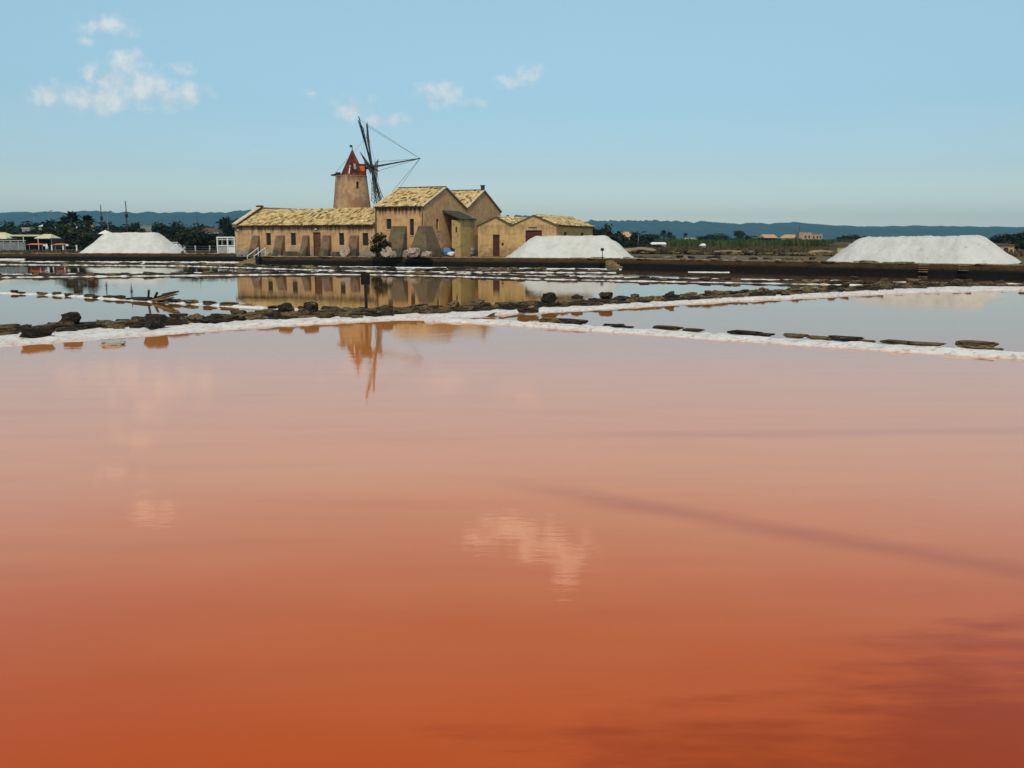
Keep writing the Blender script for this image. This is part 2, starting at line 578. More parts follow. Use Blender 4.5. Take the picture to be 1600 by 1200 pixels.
def water_material(name, near, far, y0, y1, bumpd=0.0007, dark_marks=False):
    m, t, b = new_mat(name, 0.0, 0.5)
    b.inputs['IOR'].default_value = 1.39      # saturated brine
    co = world_co(t)
    sp = t.add('ShaderNodeSeparateXYZ')
    t.l.new(co, sp.inputs[0])
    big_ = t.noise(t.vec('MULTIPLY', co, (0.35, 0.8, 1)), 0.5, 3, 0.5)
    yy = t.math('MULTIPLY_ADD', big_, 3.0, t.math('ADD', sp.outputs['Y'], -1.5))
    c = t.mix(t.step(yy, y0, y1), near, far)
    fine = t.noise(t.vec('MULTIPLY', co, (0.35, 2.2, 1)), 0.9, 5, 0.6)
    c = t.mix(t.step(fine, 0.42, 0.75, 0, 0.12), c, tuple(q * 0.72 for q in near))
    if dark_marks:  # darker far band, and darker red streaks and patch in the brine colour
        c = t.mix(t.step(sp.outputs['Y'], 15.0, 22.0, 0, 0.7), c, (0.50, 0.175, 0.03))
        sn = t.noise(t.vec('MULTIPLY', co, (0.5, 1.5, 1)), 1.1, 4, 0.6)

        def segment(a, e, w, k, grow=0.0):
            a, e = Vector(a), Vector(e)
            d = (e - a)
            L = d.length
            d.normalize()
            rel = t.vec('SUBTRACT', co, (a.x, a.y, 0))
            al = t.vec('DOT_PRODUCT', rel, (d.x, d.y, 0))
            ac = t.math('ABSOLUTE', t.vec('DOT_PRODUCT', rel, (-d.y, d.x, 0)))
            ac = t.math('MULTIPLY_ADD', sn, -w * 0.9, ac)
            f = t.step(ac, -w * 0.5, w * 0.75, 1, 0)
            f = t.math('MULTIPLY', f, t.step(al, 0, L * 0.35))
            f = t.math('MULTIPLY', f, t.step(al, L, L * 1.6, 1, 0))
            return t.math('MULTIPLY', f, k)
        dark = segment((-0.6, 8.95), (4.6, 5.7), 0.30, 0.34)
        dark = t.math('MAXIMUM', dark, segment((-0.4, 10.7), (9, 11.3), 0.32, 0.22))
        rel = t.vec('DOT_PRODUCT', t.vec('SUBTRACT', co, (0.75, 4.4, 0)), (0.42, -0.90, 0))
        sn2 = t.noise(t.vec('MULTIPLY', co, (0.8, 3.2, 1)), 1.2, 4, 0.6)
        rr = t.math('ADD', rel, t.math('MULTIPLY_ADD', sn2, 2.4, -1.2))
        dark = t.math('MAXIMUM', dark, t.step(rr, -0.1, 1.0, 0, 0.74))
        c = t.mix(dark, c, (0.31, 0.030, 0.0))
    t.l.new(c, b.inputs['Base Color'])
    w1 = t.noise(t.vec('MULTIPLY', co, (0.7, 2.4, 1)), 1.6, 3, 0.55)
    w2 = t.noise(t.vec('MULTIPLY', co, (0.8, 2.0, 1)), 6.0, 3, 0.55)
    patch = t.step(t.noise(co, 0.16, 2, 0.5), 0.35, 0.65, 0.25, 1.0)
    h = t.math('MULTIPLY_ADD', w2, 0.30, w1)
    h = t.math('MULTIPLY', h, patch)
    nd = t.add('ShaderNodeBump')
    nd.inputs['Strength'].default_value = 1.0
    nd.inputs['Distance'].default_value = bumpd
    t.put(nd.inputs['Height'], h)
    t.l.new(nd.outputs[0], b.inputs['Normal'])
    return m


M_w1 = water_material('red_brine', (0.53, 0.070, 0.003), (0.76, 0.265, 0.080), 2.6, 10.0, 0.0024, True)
M_w2 = water_material('brown_brine', (0.30, 0.115, 0.010), (0.10, 0.044, 0.007), 22, 48, 0.0016)
M_w3 = water_material('pinkish_brine', (0.46, 0.155, 0.02), (0.33, 0.12, 0.016), 18, 36, 0.0016)
M_w4 = water_material('dark_brine', (0.03, 0.014, 0.008), (0.03, 0.014, 0.008), 20, 40, 0.0016)


def leaf_material(name, a, b_, c_):
    m, t, b = new_mat(name, 0.7, 0.12)
    r = t.add('ShaderNodeNewGeometry').outputs['Random Per Island']
    o = t.add('ShaderNodeObjectInfo').outputs['Random']
    c = t.ramp(r, [(0.0, a), (0.55, b_), (1.0, c_)])
    s = t.vec('SCALE', c)
    t.put(s.node.inputs['Scale'], t.math('MULTIPLY_ADD', o, 0.7, 0.65))
    t.l.new(s, b.inputs['Base Color'])
    return m


M_leaf = leaf_material('dark_leaves', (0.006, 0.010, 0.005), (0.013, 0.021, 0.009), (0.036, 0.042, 0.014))
M_leaf2 = leaf_material('olive_leaves', (0.008, 0.012, 0.006), (0.018, 0.024, 0.010), (0.042, 0.046, 0.018))
M_reed = leaf_material('reed_blades', (0.03, 0.048, 0.014), (0.06, 0.085, 0.022), (0.10, 0.125, 0.04))
M_scrub = leaf_material('dry_scrub_blades', (0.05, 0.035, 0.018), (0.085, 0.06, 0.028), (0.14, 0.10, 0.05))

# ------------------------------------------------------------------ the lie of the water and the land
LAND = 0.75
QUAY = [(-140, 126), (-76.8, 119.4), (-33.0, 115.3), (-26.2, 94.4), (8.7, 83.9), (34.7, 60.6), (60, 38), (90, 12)]
MAIN = [(-40, -2), (-22, 14.5), (-14.4, 21.6), (-13.1, 22.7), (-12.0, 23.6), (-10.6, 24.5), (-9.2, 25.5), (-7.5, 27.2), (-5.6, 27.9), (-4.1, 28.5), (-2.1, 29.8),
        (0, 31.3), (2.4, 32.8), (5.0, 34.7), (7.9, 36.7), (11.2, 38.9), (15.0, 41.6), (19.2, 44.4), (22.8, 46.4), (26.0, 47.4)]
NEAR_L = [(-40, -6), (-20, 11.5), (-12.4, 18.6), (-11.3, 19.5), (-10.3, 20.4), (-9.35, 21.4), (-8.2, 22.6), (-7.0, 24.0), (-6.2, 24.7), (-5.2, 25.6), (-3.8, 26.3), (-2.7, 26.3)]
NEAR_R = [(-2.7, 26.3), (-1.5, 25.7), (0, 24.7), (1.7, 23.5), (3.2, 22.4), (4.6, 21.2), (5.9, 20.3), (7.1, 19.5), (8.2, 18.8), (9.25, 18.15), (10.2, 17.6), (11.2, 16.8), (16, 13.3), (40, -4)]
DIV_FAR = [(-2.6, 27.6), (-0.8, 27.5), (0, 26.9), (1.15, 26.0), (2.7, 24.9), (4.3, 23.8), (5.8, 22.8), (7.15, 21.9), (8.4, 20.95), (9.5, 20.2), (10.6, 19.5), (11.4, 18.9), (12.4, 18.0), (17, 14.6), (41, -2.6)]
TRI = [(-1.6, 27.9), (0, 28.2), (1.3, 28.9), (2.8, 29.8), (4.5, 31.2), (7.2, 33.4), (10.2, 35.5), (13.4, 37.3), (17.0, 39.3), (20.6, 41.0), (23.4, 41.6), (27, 42.2), (40, 40)]
BANK_B = [(-70, 60), (-36, 58.4), (-34.1, 59.5), (-28.5, 61.1), (-22.5, 62.8), (-18.3, 64.0), (-14.0, 65.2), (-9.2, 64.0), (-4.4, 61.7), (2.0, 57.0), (7.8, 54.2), (13.1, 52.0), (17.9, 49.9), (22.3, 47.8), (26.3, 46.2), (32, 43.6), (60, 30)]
BANK_A = [(-90, 98), (-58, 94.4), (-52.6, 91.9), (-41.6, 89.4), (-31.2, 86.9), (-23, 80.5), (-15.0, 74.5), (-9.3, 71.5), (-2.2, 69.8), (8.0, 68.6)]
THIN = [(-60, 46), (-26.1, 42.3), (-23.7, 41.2), (-19.8, 39.3), (-16.8, 37.1), (-13.9, 35.2), (-11.3, 33.4), (-8.7, 31.8), (-6.1, 30.2), (-4.6, 29.5)]


def mid(a, b, f=0.5):
    return (a[0] + (b[0] - a[0]) * f, a[1] + (b[1] - a[1]) * f)


def flat(name, pts, z, mat, kind='structure', label=None):
    mb = MB()
    mb.poly([(x, y, z) for x, y in pts])
    o = mb.build(name, mat)
    me = o.data
    bm = bmesh.new()
    bm.from_mesh(me)
    bmesh.ops.triangulate(bm, faces=bm.faces)
    for f in bm.faces:
        if f.normal.z < 0:
            f.normal_flip()
    bm.to_mesh(me)
    bm.free()
    return tag(o, label, None, None, kind)


SHORE_L = [(-40, -5.2), (-20.3, 12.3), (-12.7, 19.2), (-11.6, 20.2), (-10.6, 21.1), (-9.6, 22.2), (-8.4, 23.3), (-7.2, 24.7), (-5.3, 26.2), (-3.4, 26.9), (-2.0, 26.8)]
SHORE_R = [(-1.0, 26.3), (0, 25.7), (1.6, 24.6), (3.2, 23.5), (4.8, 22.3), (6.3, 21.2), (7.6, 20.3), (8.9, 19.5), (10.1, 18.6), (11.6, 17.6), (16.5, 14), (40.5, -3.4)]
SHORE = SHORE_L + SHORE_R
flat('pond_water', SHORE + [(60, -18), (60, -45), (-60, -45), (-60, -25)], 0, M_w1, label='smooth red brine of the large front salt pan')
main_r = [p for p in MAIN if p[0] >= -2.2]
main_l = [p for p in MAIN if p[0] <= -2.0]
flat('pond_water', SHORE_R + [(90, -3.4), (90, 20), (60, 30), (32, 43.6), (26.0, 47.4)] + list(reversed(main_r[:-1])) + [(-2.0, 26.8)], 0, M_w3, label='pinkish grey brine of the wedge shaped pan')
flat('pond_water', THIN[:-1] + [(-4.1, 28.5)] + list(reversed(main_l[:-2])) + [(-60, -10)], 0, M_w2, label='grey brine between the driftwood bank and the stone bank')
flat('pond_water', BANK_B[:15] + [(26.0, 47.4)] + list(reversed(MAIN[10:-1])) + [(-4.1, 28.5)] + list(reversed(THIN[:-1])), 0, M_w2, label='brine in front of the houses')
flat('pond_water', BANK_A + [(14, 66.5), (40, 58), (90, 12), (60, 30), (32, 43.6)] + list(reversed(BANK_B[:15])), 0.0, M_w4, label='dark channel brine')
flat('pond_water', [(-140, 130), (-30, 130), (-20, 100), (40, 80), (90, 30), (90, 12), (40, 58), (14, 66.5)] + list(reversed(BANK_A)) + [(-140, 100)], 0.0, M_w4, label='dark brine under the quay wall')

# bed under everything, ground sheet behind the quay
flat('pond_bed', [(-160, -60), (160, -60), (160, 140), (-160, 140)], -0.6, M_mud)
gm = MB()
gp = QUAY
inner = [Vector((x, y, LAND)) for x, y in gp]
ob = flat('ground', [(-5000, 200), (-140, 126.4)] + [(x + 0.02, y + 0.4) for x, y in gp[1:]] + [(200, 8), (5000, -100), (5000, 7200), (-5000, 7200)], LAND, M_ground)


def resample(pl, step):
    out = []
    for a, b in zip(pl[:-1], pl[1:]):
        L = math.dist(a, b)
        n = max(1, int(L / step))
        for k in range(n):
            out.append(mid(a, b, k / n))
    out.append(pl[-1])
    return out


def nz3(x, y, z=0.0):
    return mnoise.fractal(Vector((x, y, z)), 0.9, 2.0, 4)


def strip(name, A, B, mat, prof, amp, nu=None, nv=8, kind='structure', label=None, wob=0.0, edge=True, freq=2.2, parent=None):
    """loft between two polylines: prof(v) gives the height"""
    def param(pl, n):
        ds = [0]
        for a, b in zip(pl[:-1], pl[1:]):
            ds.append(ds[-1] + math.dist(a, b))
        out = []
        j = 0
        for k in range(n):
            s = ds[-1] * k / (n - 1)
            while j < len(ds) - 2 and ds[j + 1] < s:
                j += 1
            f = (s - ds[j]) / max(1e-9, ds[j + 1] - ds[j])
            out.append(mid(pl[j], pl[j + 1], f))
        return out
    L = sum(math.dist(a, b) for a, b in zip(A[:-1], A[1:]))
    n = nu or max(4, int(L / 0.22))
    pa, pb = param(A, n), param(B, n)
    verts, faces, ed = [], [], []
    for i in range(n):
        for j in range(nv + 1):
            v = j / nv
            x, y = mid(pa[i], pb[i], v)
            if wob and j in (0, nv):
                d = Vector((pb[i][0] - pa[i][0], pb[i][1] - pa[i][1])).normalized() * (1 if j else -1)
                w = (nz3(x * 0.9, y * 0.9, 7.7) + 0.6 * nz3(x * 3.1, y * 3.1, 2.2)) * wob
                x += d.x * w
                y += d.y * w
            verts.append((x, y, prof(v) + nz3(x * freq, y * freq, 3.1) * amp))
            ed.append(v)
    for i in range(n - 1):
        for j in range(nv):
            a = i * (nv + 1) + j
            faces.append((a, a + nv + 1, a + nv + 2, a + 1))
    me = bpy.data.meshes.new(name)
    me.from_pydata(verts, [], faces)
    if edge:
        at = me.attributes.new('edge', 'FLOAT', 'POINT')
        at.data.foreach_set('value', ed)
    me.update()
    if me.polygons and sum(p.normal.z for p in me.polygons) < 0:
        me.flip_normals()
    me.shade_smooth()
    o = link(name, me, mat, parent)
    if parent is None:
        tag(o, label, None, None, kind)
    return o


def offset(pl, d):
    out = []
    for i, p in enumerate(pl):
        a = pl[max(0, i - 1)]
        b = pl[min(len(pl) - 1, i + 1)]
        t = Vector((b[0] - a[0], b[1] - a[1])).normalized()
        out.append((p[0] - t.y * d, p[1] + t.x * d))
    return out


TRI_IN = [(-1.6, 28.6), (0, 30.0), (1.3, 30.9), (2.8, 32.0), (4.5, 33.2), (7.2, 35.2), (10.2, 37.3), (13.4, 39.4), (17.0, 41.8), (20.6, 44.0), (23.4, 45.6), (27, 46.6), (40, 45)]


def bumpy(top, lo=-0.12):
    return lambda v: lo + (top - lo) * min(1, 3.2 * min(v, 1 - v)) ** 0.8


def shelf(h0, lo=-0.10):
    # v=0 under the stones, v=1 waterline on the near side
    return lambda v: (h0 if v < 0.55 else h0 + (lo - h0) * ((v - 0.55) / 0.45) ** 1.3)


# main bank: mud core, salt shelf on the near side
MAIN_L, MAIN_R = MAIN[:12], MAIN[11:]
bank_main = strip('stone_bank', offset(MAIN_L, 0.72), offset(MAIN_L, -0.75), M_mud, bumpy(0.10), 0.05, nv=8, edge=False, wob=0.15, label='rough dark stone bank behind the large front pan')
bank_right = strip('stone_bank', offset(MAIN_R, 0.72), offset(MAIN_R, -0.75), M_mud, bumpy(0.10), 0.05, nv=8, edge=False, wob=0.15, label='rough dark stone bank behind the wedge shaped pan')
strip('salt_crust', offset(MAIN[:12], -0.25), offset(NEAR_L, .32) + [(-1.2, 27.2)], M_crust, shelf(0.07), 0.055, nv=10, wob=0.3, label='white salt crust along the front of the stone bank')
strip('salt_crust', offset(MAIN[10:], -0.25), [mid(p, q_, .3) for p, q_ in zip(TRI, TRI_IN)], M_crust, shelf(0.07), 0.055, nv=10, wob=0.3, label='white salt crust along the wedge shaped pan')
bank_div = strip('salt_bank', offset(DIV_FAR, -.26), offset(NEAR_R, .12), M_crust, lambda v: -0.08 + 0.16 * min(1, 4 * v, 2.2 * (1 - v)), 0.045, nv=10, wob=0.22, label='low white salt bank dividing the front pans')
bank_thin = strip('salt_bank', offset(THIN, 0.28), offset(THIN, -0.28), M_crust, bumpy(0.06, -0.06), 0.035, nv=5, wob=0.15, edge=False, label='thin salt bank with the driftwood')
bank_b = strip('stone_bank', offset(BANK_B, 0.7), offset(BANK_B, -0.6), M_mud, bumpy(0.14), 0.05, nv=6, edge=False, wob=0.2, label='dark stone bank in front of the channel')
strip('salt_crust', offset(BANK_B, 1.1), offset(BANK_B, 0.45), M_crust, bumpy(0.17, -0.05), 0.05, nv=5, edge=False, wob=0.2, label='salt crust on the channel side of the dark bank')
strip('salt_crust', offset(BANK_B, -0.55), offset(BANK_B, -0.85), M_crust, bumpy(0.03, -0.06), 0.06, nv=5, edge=False, wob=0.2, label='thin salt line at the foot of the dark bank')
bank_a = strip('stone_bank', offset(BANK_A, 0.9), offset(BANK_A, -1.0), M_mud, bumpy(0.12), 0.06, nv=6, edge=False, wob=0.3, label='low stone bank nearest the quay')
strip('salt_crust', offset(BANK_A, 1.4), offset(BANK_A, 0.8), M_crust, bumpy(0.13, -0.08), 0.09, nv=5, edge=False, wob=0.25, label='salt crust on the quay side of the low bank')
strip('salt_crust', offset(BANK_A, -0.8), offset(BANK_A, -1.5), M_crust, bumpy(0.03, -0.06), 0.08, nv=5, edge=False, wob=0.3, label='salt crust on the pan side of the low bank')
LEDGE = [(-80, 103.5), (-56, 101.5), (-40, 100.2), (-28.5, 99.4)]
strip('salt_ledge', offset(LEDGE, 1.0), offset(LEDGE, -0.4), M_crust, bumpy(0.07, -0.06), 0.08, nv=6, edge=False, wob=0.3, label='white salt ledge below the far quay wall')
LEDGE2 = [(-80, 116.6), (-62, 114.6)]
strip('salt_ledge', offset(LEDGE2, 0.9), offset(LEDGE2, -0.9), M_crust, bumpy(0.12, -0.06), 0.04, nv=6, edge=False, wob=0.2, label='short salt ledge at the far quay foot')
LEDGE3 = [(-18, 83.2), (-8, 79.9), (2, 77.2), (9.3, 75.6)]
strip('salt_ledge', offset(LEDGE3, 0.5), offset(LEDGE3, -0.5), M_crust, bumpy(0.06, -0.06), 0.05, nv=5, edge=False, wob=0.3, label='thin salt line in the channel before the house')
RAFT = [(13.6, 68.9), (15.0, 68.5), (16.6, 68.2)]
tag(strip('salt_raft', offset(RAFT, 0.45), offset(RAFT, -0.45), M_crust, bumpy(0.05, -0.05), 0.02, nv=5, edge=False, wob=0.2), 'small white salt raft floating in the dark channel', 'salt raft', kind='thing')

# ------------------------------------------------------------------ stones
def rock_mesh(seed, slab):
    rnd = random.Random(seed)
    bm = bmesh.new()
    bmesh.ops.create_cube(bm, size=1)
    bmesh.ops.subdivide_edges(bm, edges=bm.edges[:], cuts=3, use_grid_fill=True)
    o = Vector((seed * 3.7, seed * 1.3, 0))
    for v in bm.verts:
        p = v.co.copy()
        sph = p.normalized() * 0.62
        p = p.lerp(sph, 0.38 if slab else 0.55)
        p += mnoise.noise_vector(p * 1.9 + o) * 0.24 + mnoise.noise_vector(p * 5 + o) * 0.10
        v.co = Vector((p.x, p.y, p.z * (0.9 if slab else 1)))
    zmin = min(v.co.z for v in bm.verts)
    for v in bm.verts:
        v.co.z -= zmin
    me = bpy.data.meshes.new('stone')
    bm.to_mesh(me)
    bm.free()
    return me


ROCKS = {}
for nm, mt in (('mid', M_stone), ('dark', M_stone_dark), ('pale', M_stone_pale)):
    lst = []
    for k in range(8):
        me = rock_mesh(k + 1, k % 2 == 0)
        me.materials.append(mt)
        lst.append(me)
    ROCKS[nm] = lst


def stone(parent, x, y, z, s, rz, kind='mid', name='stone', k=None, tilt=0.0):
    me = ROCKS[kind][random.randrange(8) if k is None else k]
    o = bpy.data.objects.new(name, me)
    COL.objects.link(o)
    o.parent = parent
    o.location = (x, y, z)
    o.scale = s
    o.rotation_euler = (random.uniform(-tilt, tilt), random.uniform(-tilt, tilt), rz)
    return o


def along(pl, s):
    for a, b in zip(pl[:-1], pl[1:]):
        L = math.dist(a, b)
        if s <= L:
            return mid(a, b, s / L), atan2(b[1] - a[1], b[0] - a[0])
        s -= L
    a, b = pl[-2], pl[-1]
    return b, atan2(b[1] - a[1], b[0] - a[0])


def row(parent, pl, s0, s1, off, gap, lx, ly, lz, z, kinds, skip=0.0, tilt=0.08, joff=0.1):
    s = s0
    n = 0
    while s < s1:
        L = random.uniform(*lx)
        if random.random() >= skip:
            (x, y), a = along(pl, s + L / 2)
            d = off + random.uniform(-joff, joff)
            stone(parent, x - sin(a) * d, y + cos(a) * d, z + random.uniform(-.03, .02), (L, random.uniform(*ly), random.uniform(*lz)),
                  a + random.uniform(-.18, .18) + (pi if random.random() < .5 else 0), random.choice(kinds), tilt=tilt)
            n += 1
        s += L * random.uniform(*gap)
    return n


random.seed(5)
length = lambda pl: sum(math.dist(a, b) for a, b in zip(pl[:-1], pl[1:]))
sA = length(MAIN[:3])       # start of the part in view
nst = [0, 0]
for q, (bank, pl, s0) in enumerate(((bank_main, MAIN_L, sA - 1), (bank_right, MAIN_R, 0))):
    s1 = length(pl)
    nst[q] += row(bank, pl, s0, s1, 0.42, (0.72, 0.95), (.32, .8), (.28, .45), (.10, .20), 0.05, ('mid', 'mid', 'dark'), 0.06)
    nst[q] += row(bank, pl, s0, s1, 0.05, (0.75, 1.0), (.3, .8), (.28, .45), (.10, .22), 0.05, ('mid', 'mid', 'dark'), 0.12)
    nst[q] += row(bank, pl, s0, s1, -0.30, (0.75, 1.0), (.3, .75), (.26, .42), (.09, .20), 0.04, ('mid', 'dark'), 0.15)
    nst[q] += row(bank, pl, s0, s1, -0.62, (0.9, 1.8), (.18, .55), (.18, .36), (.07, .18), 0.02, ('mid', 'dark', 'dark'), 0.3, joff=.16)
    nst[q] += row(bank, pl, s0 + 2, s1, 0.2, (1.0, 3.2), (.24, .5), (.2, .36), (.09, .2), 0.15, ('dark', 'mid'), 0.4, 0.25, 0.28)
# a few single blocks that stand out in the photograph
stone(bank_main, -11.9, 23.9, 0.17, (.42, .34, .26), 0.2, 'dark', k=1)
stone(bank_main, -9.55, 25.4, 0.16, (.42, .34, .16), 0.5, 'dark', k=2)
stone(bank_main, -11.6, 21.6, 0.05, (.62, .4, .24), 0.75, 'dark', k=2)
stone(bank_main, -9.55, 23.75, 0.05, (.5, .4, .34), 0.7, 'dark', k=3)
stone(bank_main, -7.1, 27.8, 0.16, (.4, .34, .26), 0.2, 'dark', k=5)
stone(bank_main, -6.3, 27.9, 0.16, (.42, .3, .3), 1.1, 'dark', k=7)
stone(bank_right, 1.35, 32.4, 0.16, (.48, .4, .3), 0.1, 'dark', k=1)
stone(bank_right, 3.6, 34.0, 0.16, (.42, .34, .26), 0.1, 'dark', k=3)
stone(bank_main, -4.0, 27.85, 0.04, (.5, .4, .3), 0.1, 'dark', k=5)
stone(bank_right, 0.55, 29.2, 0.04, (.6, .36, .18), 0.4, 'dark', k=4)
# flat stones on the far side of the dividing salt bank
for px, py, L, h in ((1.15, 25.85, .75, .2), (1.75, 25.3, .8, .19), (2.85, 24.6, .62, .12), (3.2, 24.4, .3, .06), (4.15, 23.75, .9, .13), (4.75, 23.3, .6, .1), (5.95, 22.55, .9, .14), (6.35, 22.25, .45, .09),
                     (7.0, 21.85, .55, .12), (7.5, 21.4, .7, .1), (7.95, 21.1, .75, .14), (8.35, 20.85, .4, .08), (8.95, 20.5, .7, .12), (9.45, 20.15, .75, .1), (10.3, 19.55, .85, .2), (10.6, 19.3, .3, .07), (11.5, 18.75, .8, .17), (12.2, 18.2, .6, .12)):
    stone(bank_div, px, py, 0.02, (L * .85, .3, h * .8), -0.6 + random.uniform(-.15, .15), random.choice(('mid', 'mid', 'dark')), k=random.choice((0, 2, 4, 6)))
thinL = sum(math.dist(a, b) for a, b in zip(THIN[:-1], THIN[1:]))
tS = math.dist(THIN[0], THIN[1])
row(bank_thin, THIN, tS - 1, thinL, 0.0, (1.0, 2.0), (.25, .75), (.2, .35), (.06, .14), 0.02, ('dark', 'mid'), 0.15)
bL = sum(math.dist(a, b) for a, b in zip(BANK_B[:-1], BANK_B[1:]))
b0 = math.dist(BANK_B[0], BANK_B[1])
row(bank_b, BANK_B, b0 - 1, bL - 28, 0.0, (0.9, 1.08), (.35, .9), (.35, .6), (.10, .2), 0.04, ('dark', 'dark', 'mid'), 0.06)
row(bank_b, BANK_B, b0 + 58, bL - 28, -0.35, (0.9, 1.5), (.3, .7), (.3, .5), (.10, .2), 0.03, ('dark', 'mid'), 0.15)
row(bank_b, BANK_B, b0 + 58, bL - 28, 0.1, (1.2, 4.0), (.3, .6), (.3, .5), (.14, .26), 0.16, ('dark', 'mid'), 0.4)
aL = sum(math.dist(a, b) for a, b in zip(BANK_A[:-1], BANK_A[1:]))
a0 = math.dist(BANK_A[0], BANK_A[1])
row(bank_a, BANK_A, a0 - 2, aL, 0.4, (0.95, 1.3), (.6, 1.3), (.5, .8), (.14, .28), 0.04, ('dark', 'dark', 'mid'), 0.12)
row(bank_a, BANK_A, a0 - 2, aL, -0.4, (1.0, 1.7), (.6, 1.3), (.5, .8), (.12, .24), 0.04, ('dark', 'mid'), 0.25)

# lone salt lump at the edge of the front pan
sl = bpy.data.objects.new('salt_lump', rock_mesh(41, True))
COL.objects.link(sl)
sl.data.materials.append(M_salt)
sl.location = (-9.35, 20.65, -0.05)
sl.scale = (.42, .3, .14)
tag(sl, 'lone white salt lump in the red brine before the stone bank', 'salt lump')

# driftwood on the thin bank
dw = thing('driftwood_pile', 'jumble of old planks and sticks lying on the thin salt bank', 'driftwood', (-14.3, 35.4, 0.05), radians(-32))
dw.scale = (1.15, 1, .68)
M_drift = simple_mat('drift_plank', (0.20, 0.12, 0.05), 0.5, 3)


def plank(x0, z0, x1, z1, y, w, th, mat):
    mb = MB()
    a, b = Vector((x0, y, z0)), Vector((x1, y + random.uniform(-.2, .2), z1))
    d = (b - a)
    L = d.length
    q = d.to_track_quat('X', 'Z').to_matrix().to_4x4()
    mb.box((0, -w / 2, -th / 2), (L, w / 2, th / 2), Matrix.Translation(a) @ q)
    return mb.build('plank', mat, dw)


plank(-.25, .05, 0.05, .62, 0, .07, .07, M_wood_dark)
plank(0.0, .05, .42, .5, .05, .07, .07, M_wood_dark)
plank(.1, .02, 1.15, .42, -.12, .30, .06, M_drift)
plank(.05, .15, 1.05, .5, .1, .2, .07, M_wood_dark)
plank(.45, .06, 1.3, .25, -.2, .18, .08, M_drift)
plank(-1.0, .08, -.15, .12, 0, .26, .14, M_wood_dark)
plank(.7, .1, 1.5, .12, -.2, .2, .1, M_wood_dark)
plank(.5, .38, 1.05, .55, .12, .28, .08, M_wood_dark)

# ------------------------------------------------------------------ quay wall
def quay_wall():
    pts = resample(QUAY[:-1], 0.6)
    n = len(pts)
    verts, faces = [], []
    for i, (x, y) in enumerate(pts):
        a = pts[max(0, i - 1)]
        b = pts[min(n - 1, i + 1)]
        t = Vector((b[0] - a[0], b[1] - a[1])).normalized()
        nx, ny = -t.y, t.x
        rough = nz3(x * .5, y * .5, 1)
        for (off, z) in ((-0.12, -0.3), (-0.08 + .06 * rough, 0.25), (-0.02 + .07 * nz3(x, y, 4), 0.55), (0.06, LAND + 0.02 + 0.05 * nz3(x * .8, y * .8, 9)), (0.7, LAND + 0.03 + 0.04 * nz3(x, y, 5)), (1.1, LAND - .03)):
            verts.append((x + nx * off, y + ny * off, z))
    m = 6
    for i in range(n - 1):
        for j in range(m - 1):
            a = i * m + j
            faces.append((a, a + m, a + m + 1, a + 1))
    me = bpy.data.meshes.new('quay_wall')
    me.from_pydata(verts, [], faces)
    me.update()
    if sum(p.normal.z for p in me.polygons) < 0:
        me.flip_normals()
    o = link('quay_wall', me, M_quay)
    return tag(o, 'long dark stone quay wall along the far side of the pans', None, None, 'structure')


quay = quay_wall()
M_coping = stone_material('coping_stone', (0.55, 0.44, 0.28), (0.34, 0.24, 0.12), (0.10, 0.065, 0.03), 0.45)  # pale colour also paints in the sunlit line along the coping
COP = []
for k in range(5):
    me = rock_mesh(60 + k, True)
    me.materials.append(M_coping)
    COP.append(me)
qpl = QUAY[1:6]
qL = sum(math.dist(a, b) for a, b in zip(qpl[:-1], qpl[1:]))
s = 1.0
while s < qL - .5:
    (x, y), a = along(qpl, s)
    right = x > 5
    L = random.uniform(.5, 1.3)
    if random.random() > (0.25 if right else 0.4):
        o = bpy.data.objects.new('coping_stone', random.choice(COP))
        COL.objects.link(o)
        o.parent = quay
        d = random.uniform(.2, .4)
        o.location = (x - sin(a) * d, y + cos(a) * d, LAND - 0.03)
        o.scale = (L, random.uniform(.4, .6), random.uniform(.06, .12) + (random.choice((0, 0, .08)) if right else 0))
        o.rotation_euler = (0, 0, a + random.uniform(-.08, .08))
    s += L * random.uniform(1.0, 1.5)


def steps(x, y, a, n, w, rise, run, mat=M_coping):
    for k in range(n):
        mb = MB()
        mb.box((-w / 2 + k * 0.0, -run * (k + 1), -0.3), (w / 2, -run * k - 0.004, LAND - rise * (k + 1)))
        o = mb.build('stone_step', mat, quay)
        o.location = (x, y, 0)
        o.rotation_euler = (0, 0, a)


M_stepst = simple_mat('step_stone', (0.26, 0.18, 0.09), 0.4, 3, bmp=.5)
steps(9.1, 83.3, radians(-42 + 75), 4, 1.0, 0.17, 0.34, M_stepst)
for (x, y, n) in ((29.9, 64.9, 4), (31.9, 63.1, 3)):
    for k in range(n):
        mb = MB()
        mb.box((-.32, -.22, LAND - .12 - .16 * k), (.32, .1, LAND - .06 - .16 * k))
        o = mb.build('stone_step', M_stepst, quay)
        o.location = (x, y, 0)
        o.rotation_euler = (0, 0, radians(-41.9))
steps(-27.6, 96.4, radians(-75), 5, 1.6, 0.14, 0.42, M_stepst)

# handrails beside the steps at the quay corner
for k, (xo, lab) in enumerate(((0, 'white handrail sloping down the quay steps, nearer the pale kiosk'), (0.75, 'white handrail sloping down the quay steps, nearer the first buttress'))):
    hr = thing('handrail', lab, 'handrail', (-27.75 + xo, 96.3, 0), 0, 'handrails of the quay steps')
    mb = MB()
    mb.tube((0.55, 0, 1.66), (-.75, 0, 0.72), 0.045)
    mb.build('rail', M_white, hr)
    for px_, zt, zb in ((.5, 1.62, .75), (-.7, .76, .3)):
        mb = MB()
        mb.tube((px_, 0, zb), (px_, 0, zt), 0.035)
        mb.build('rail_post', M_white, hr)

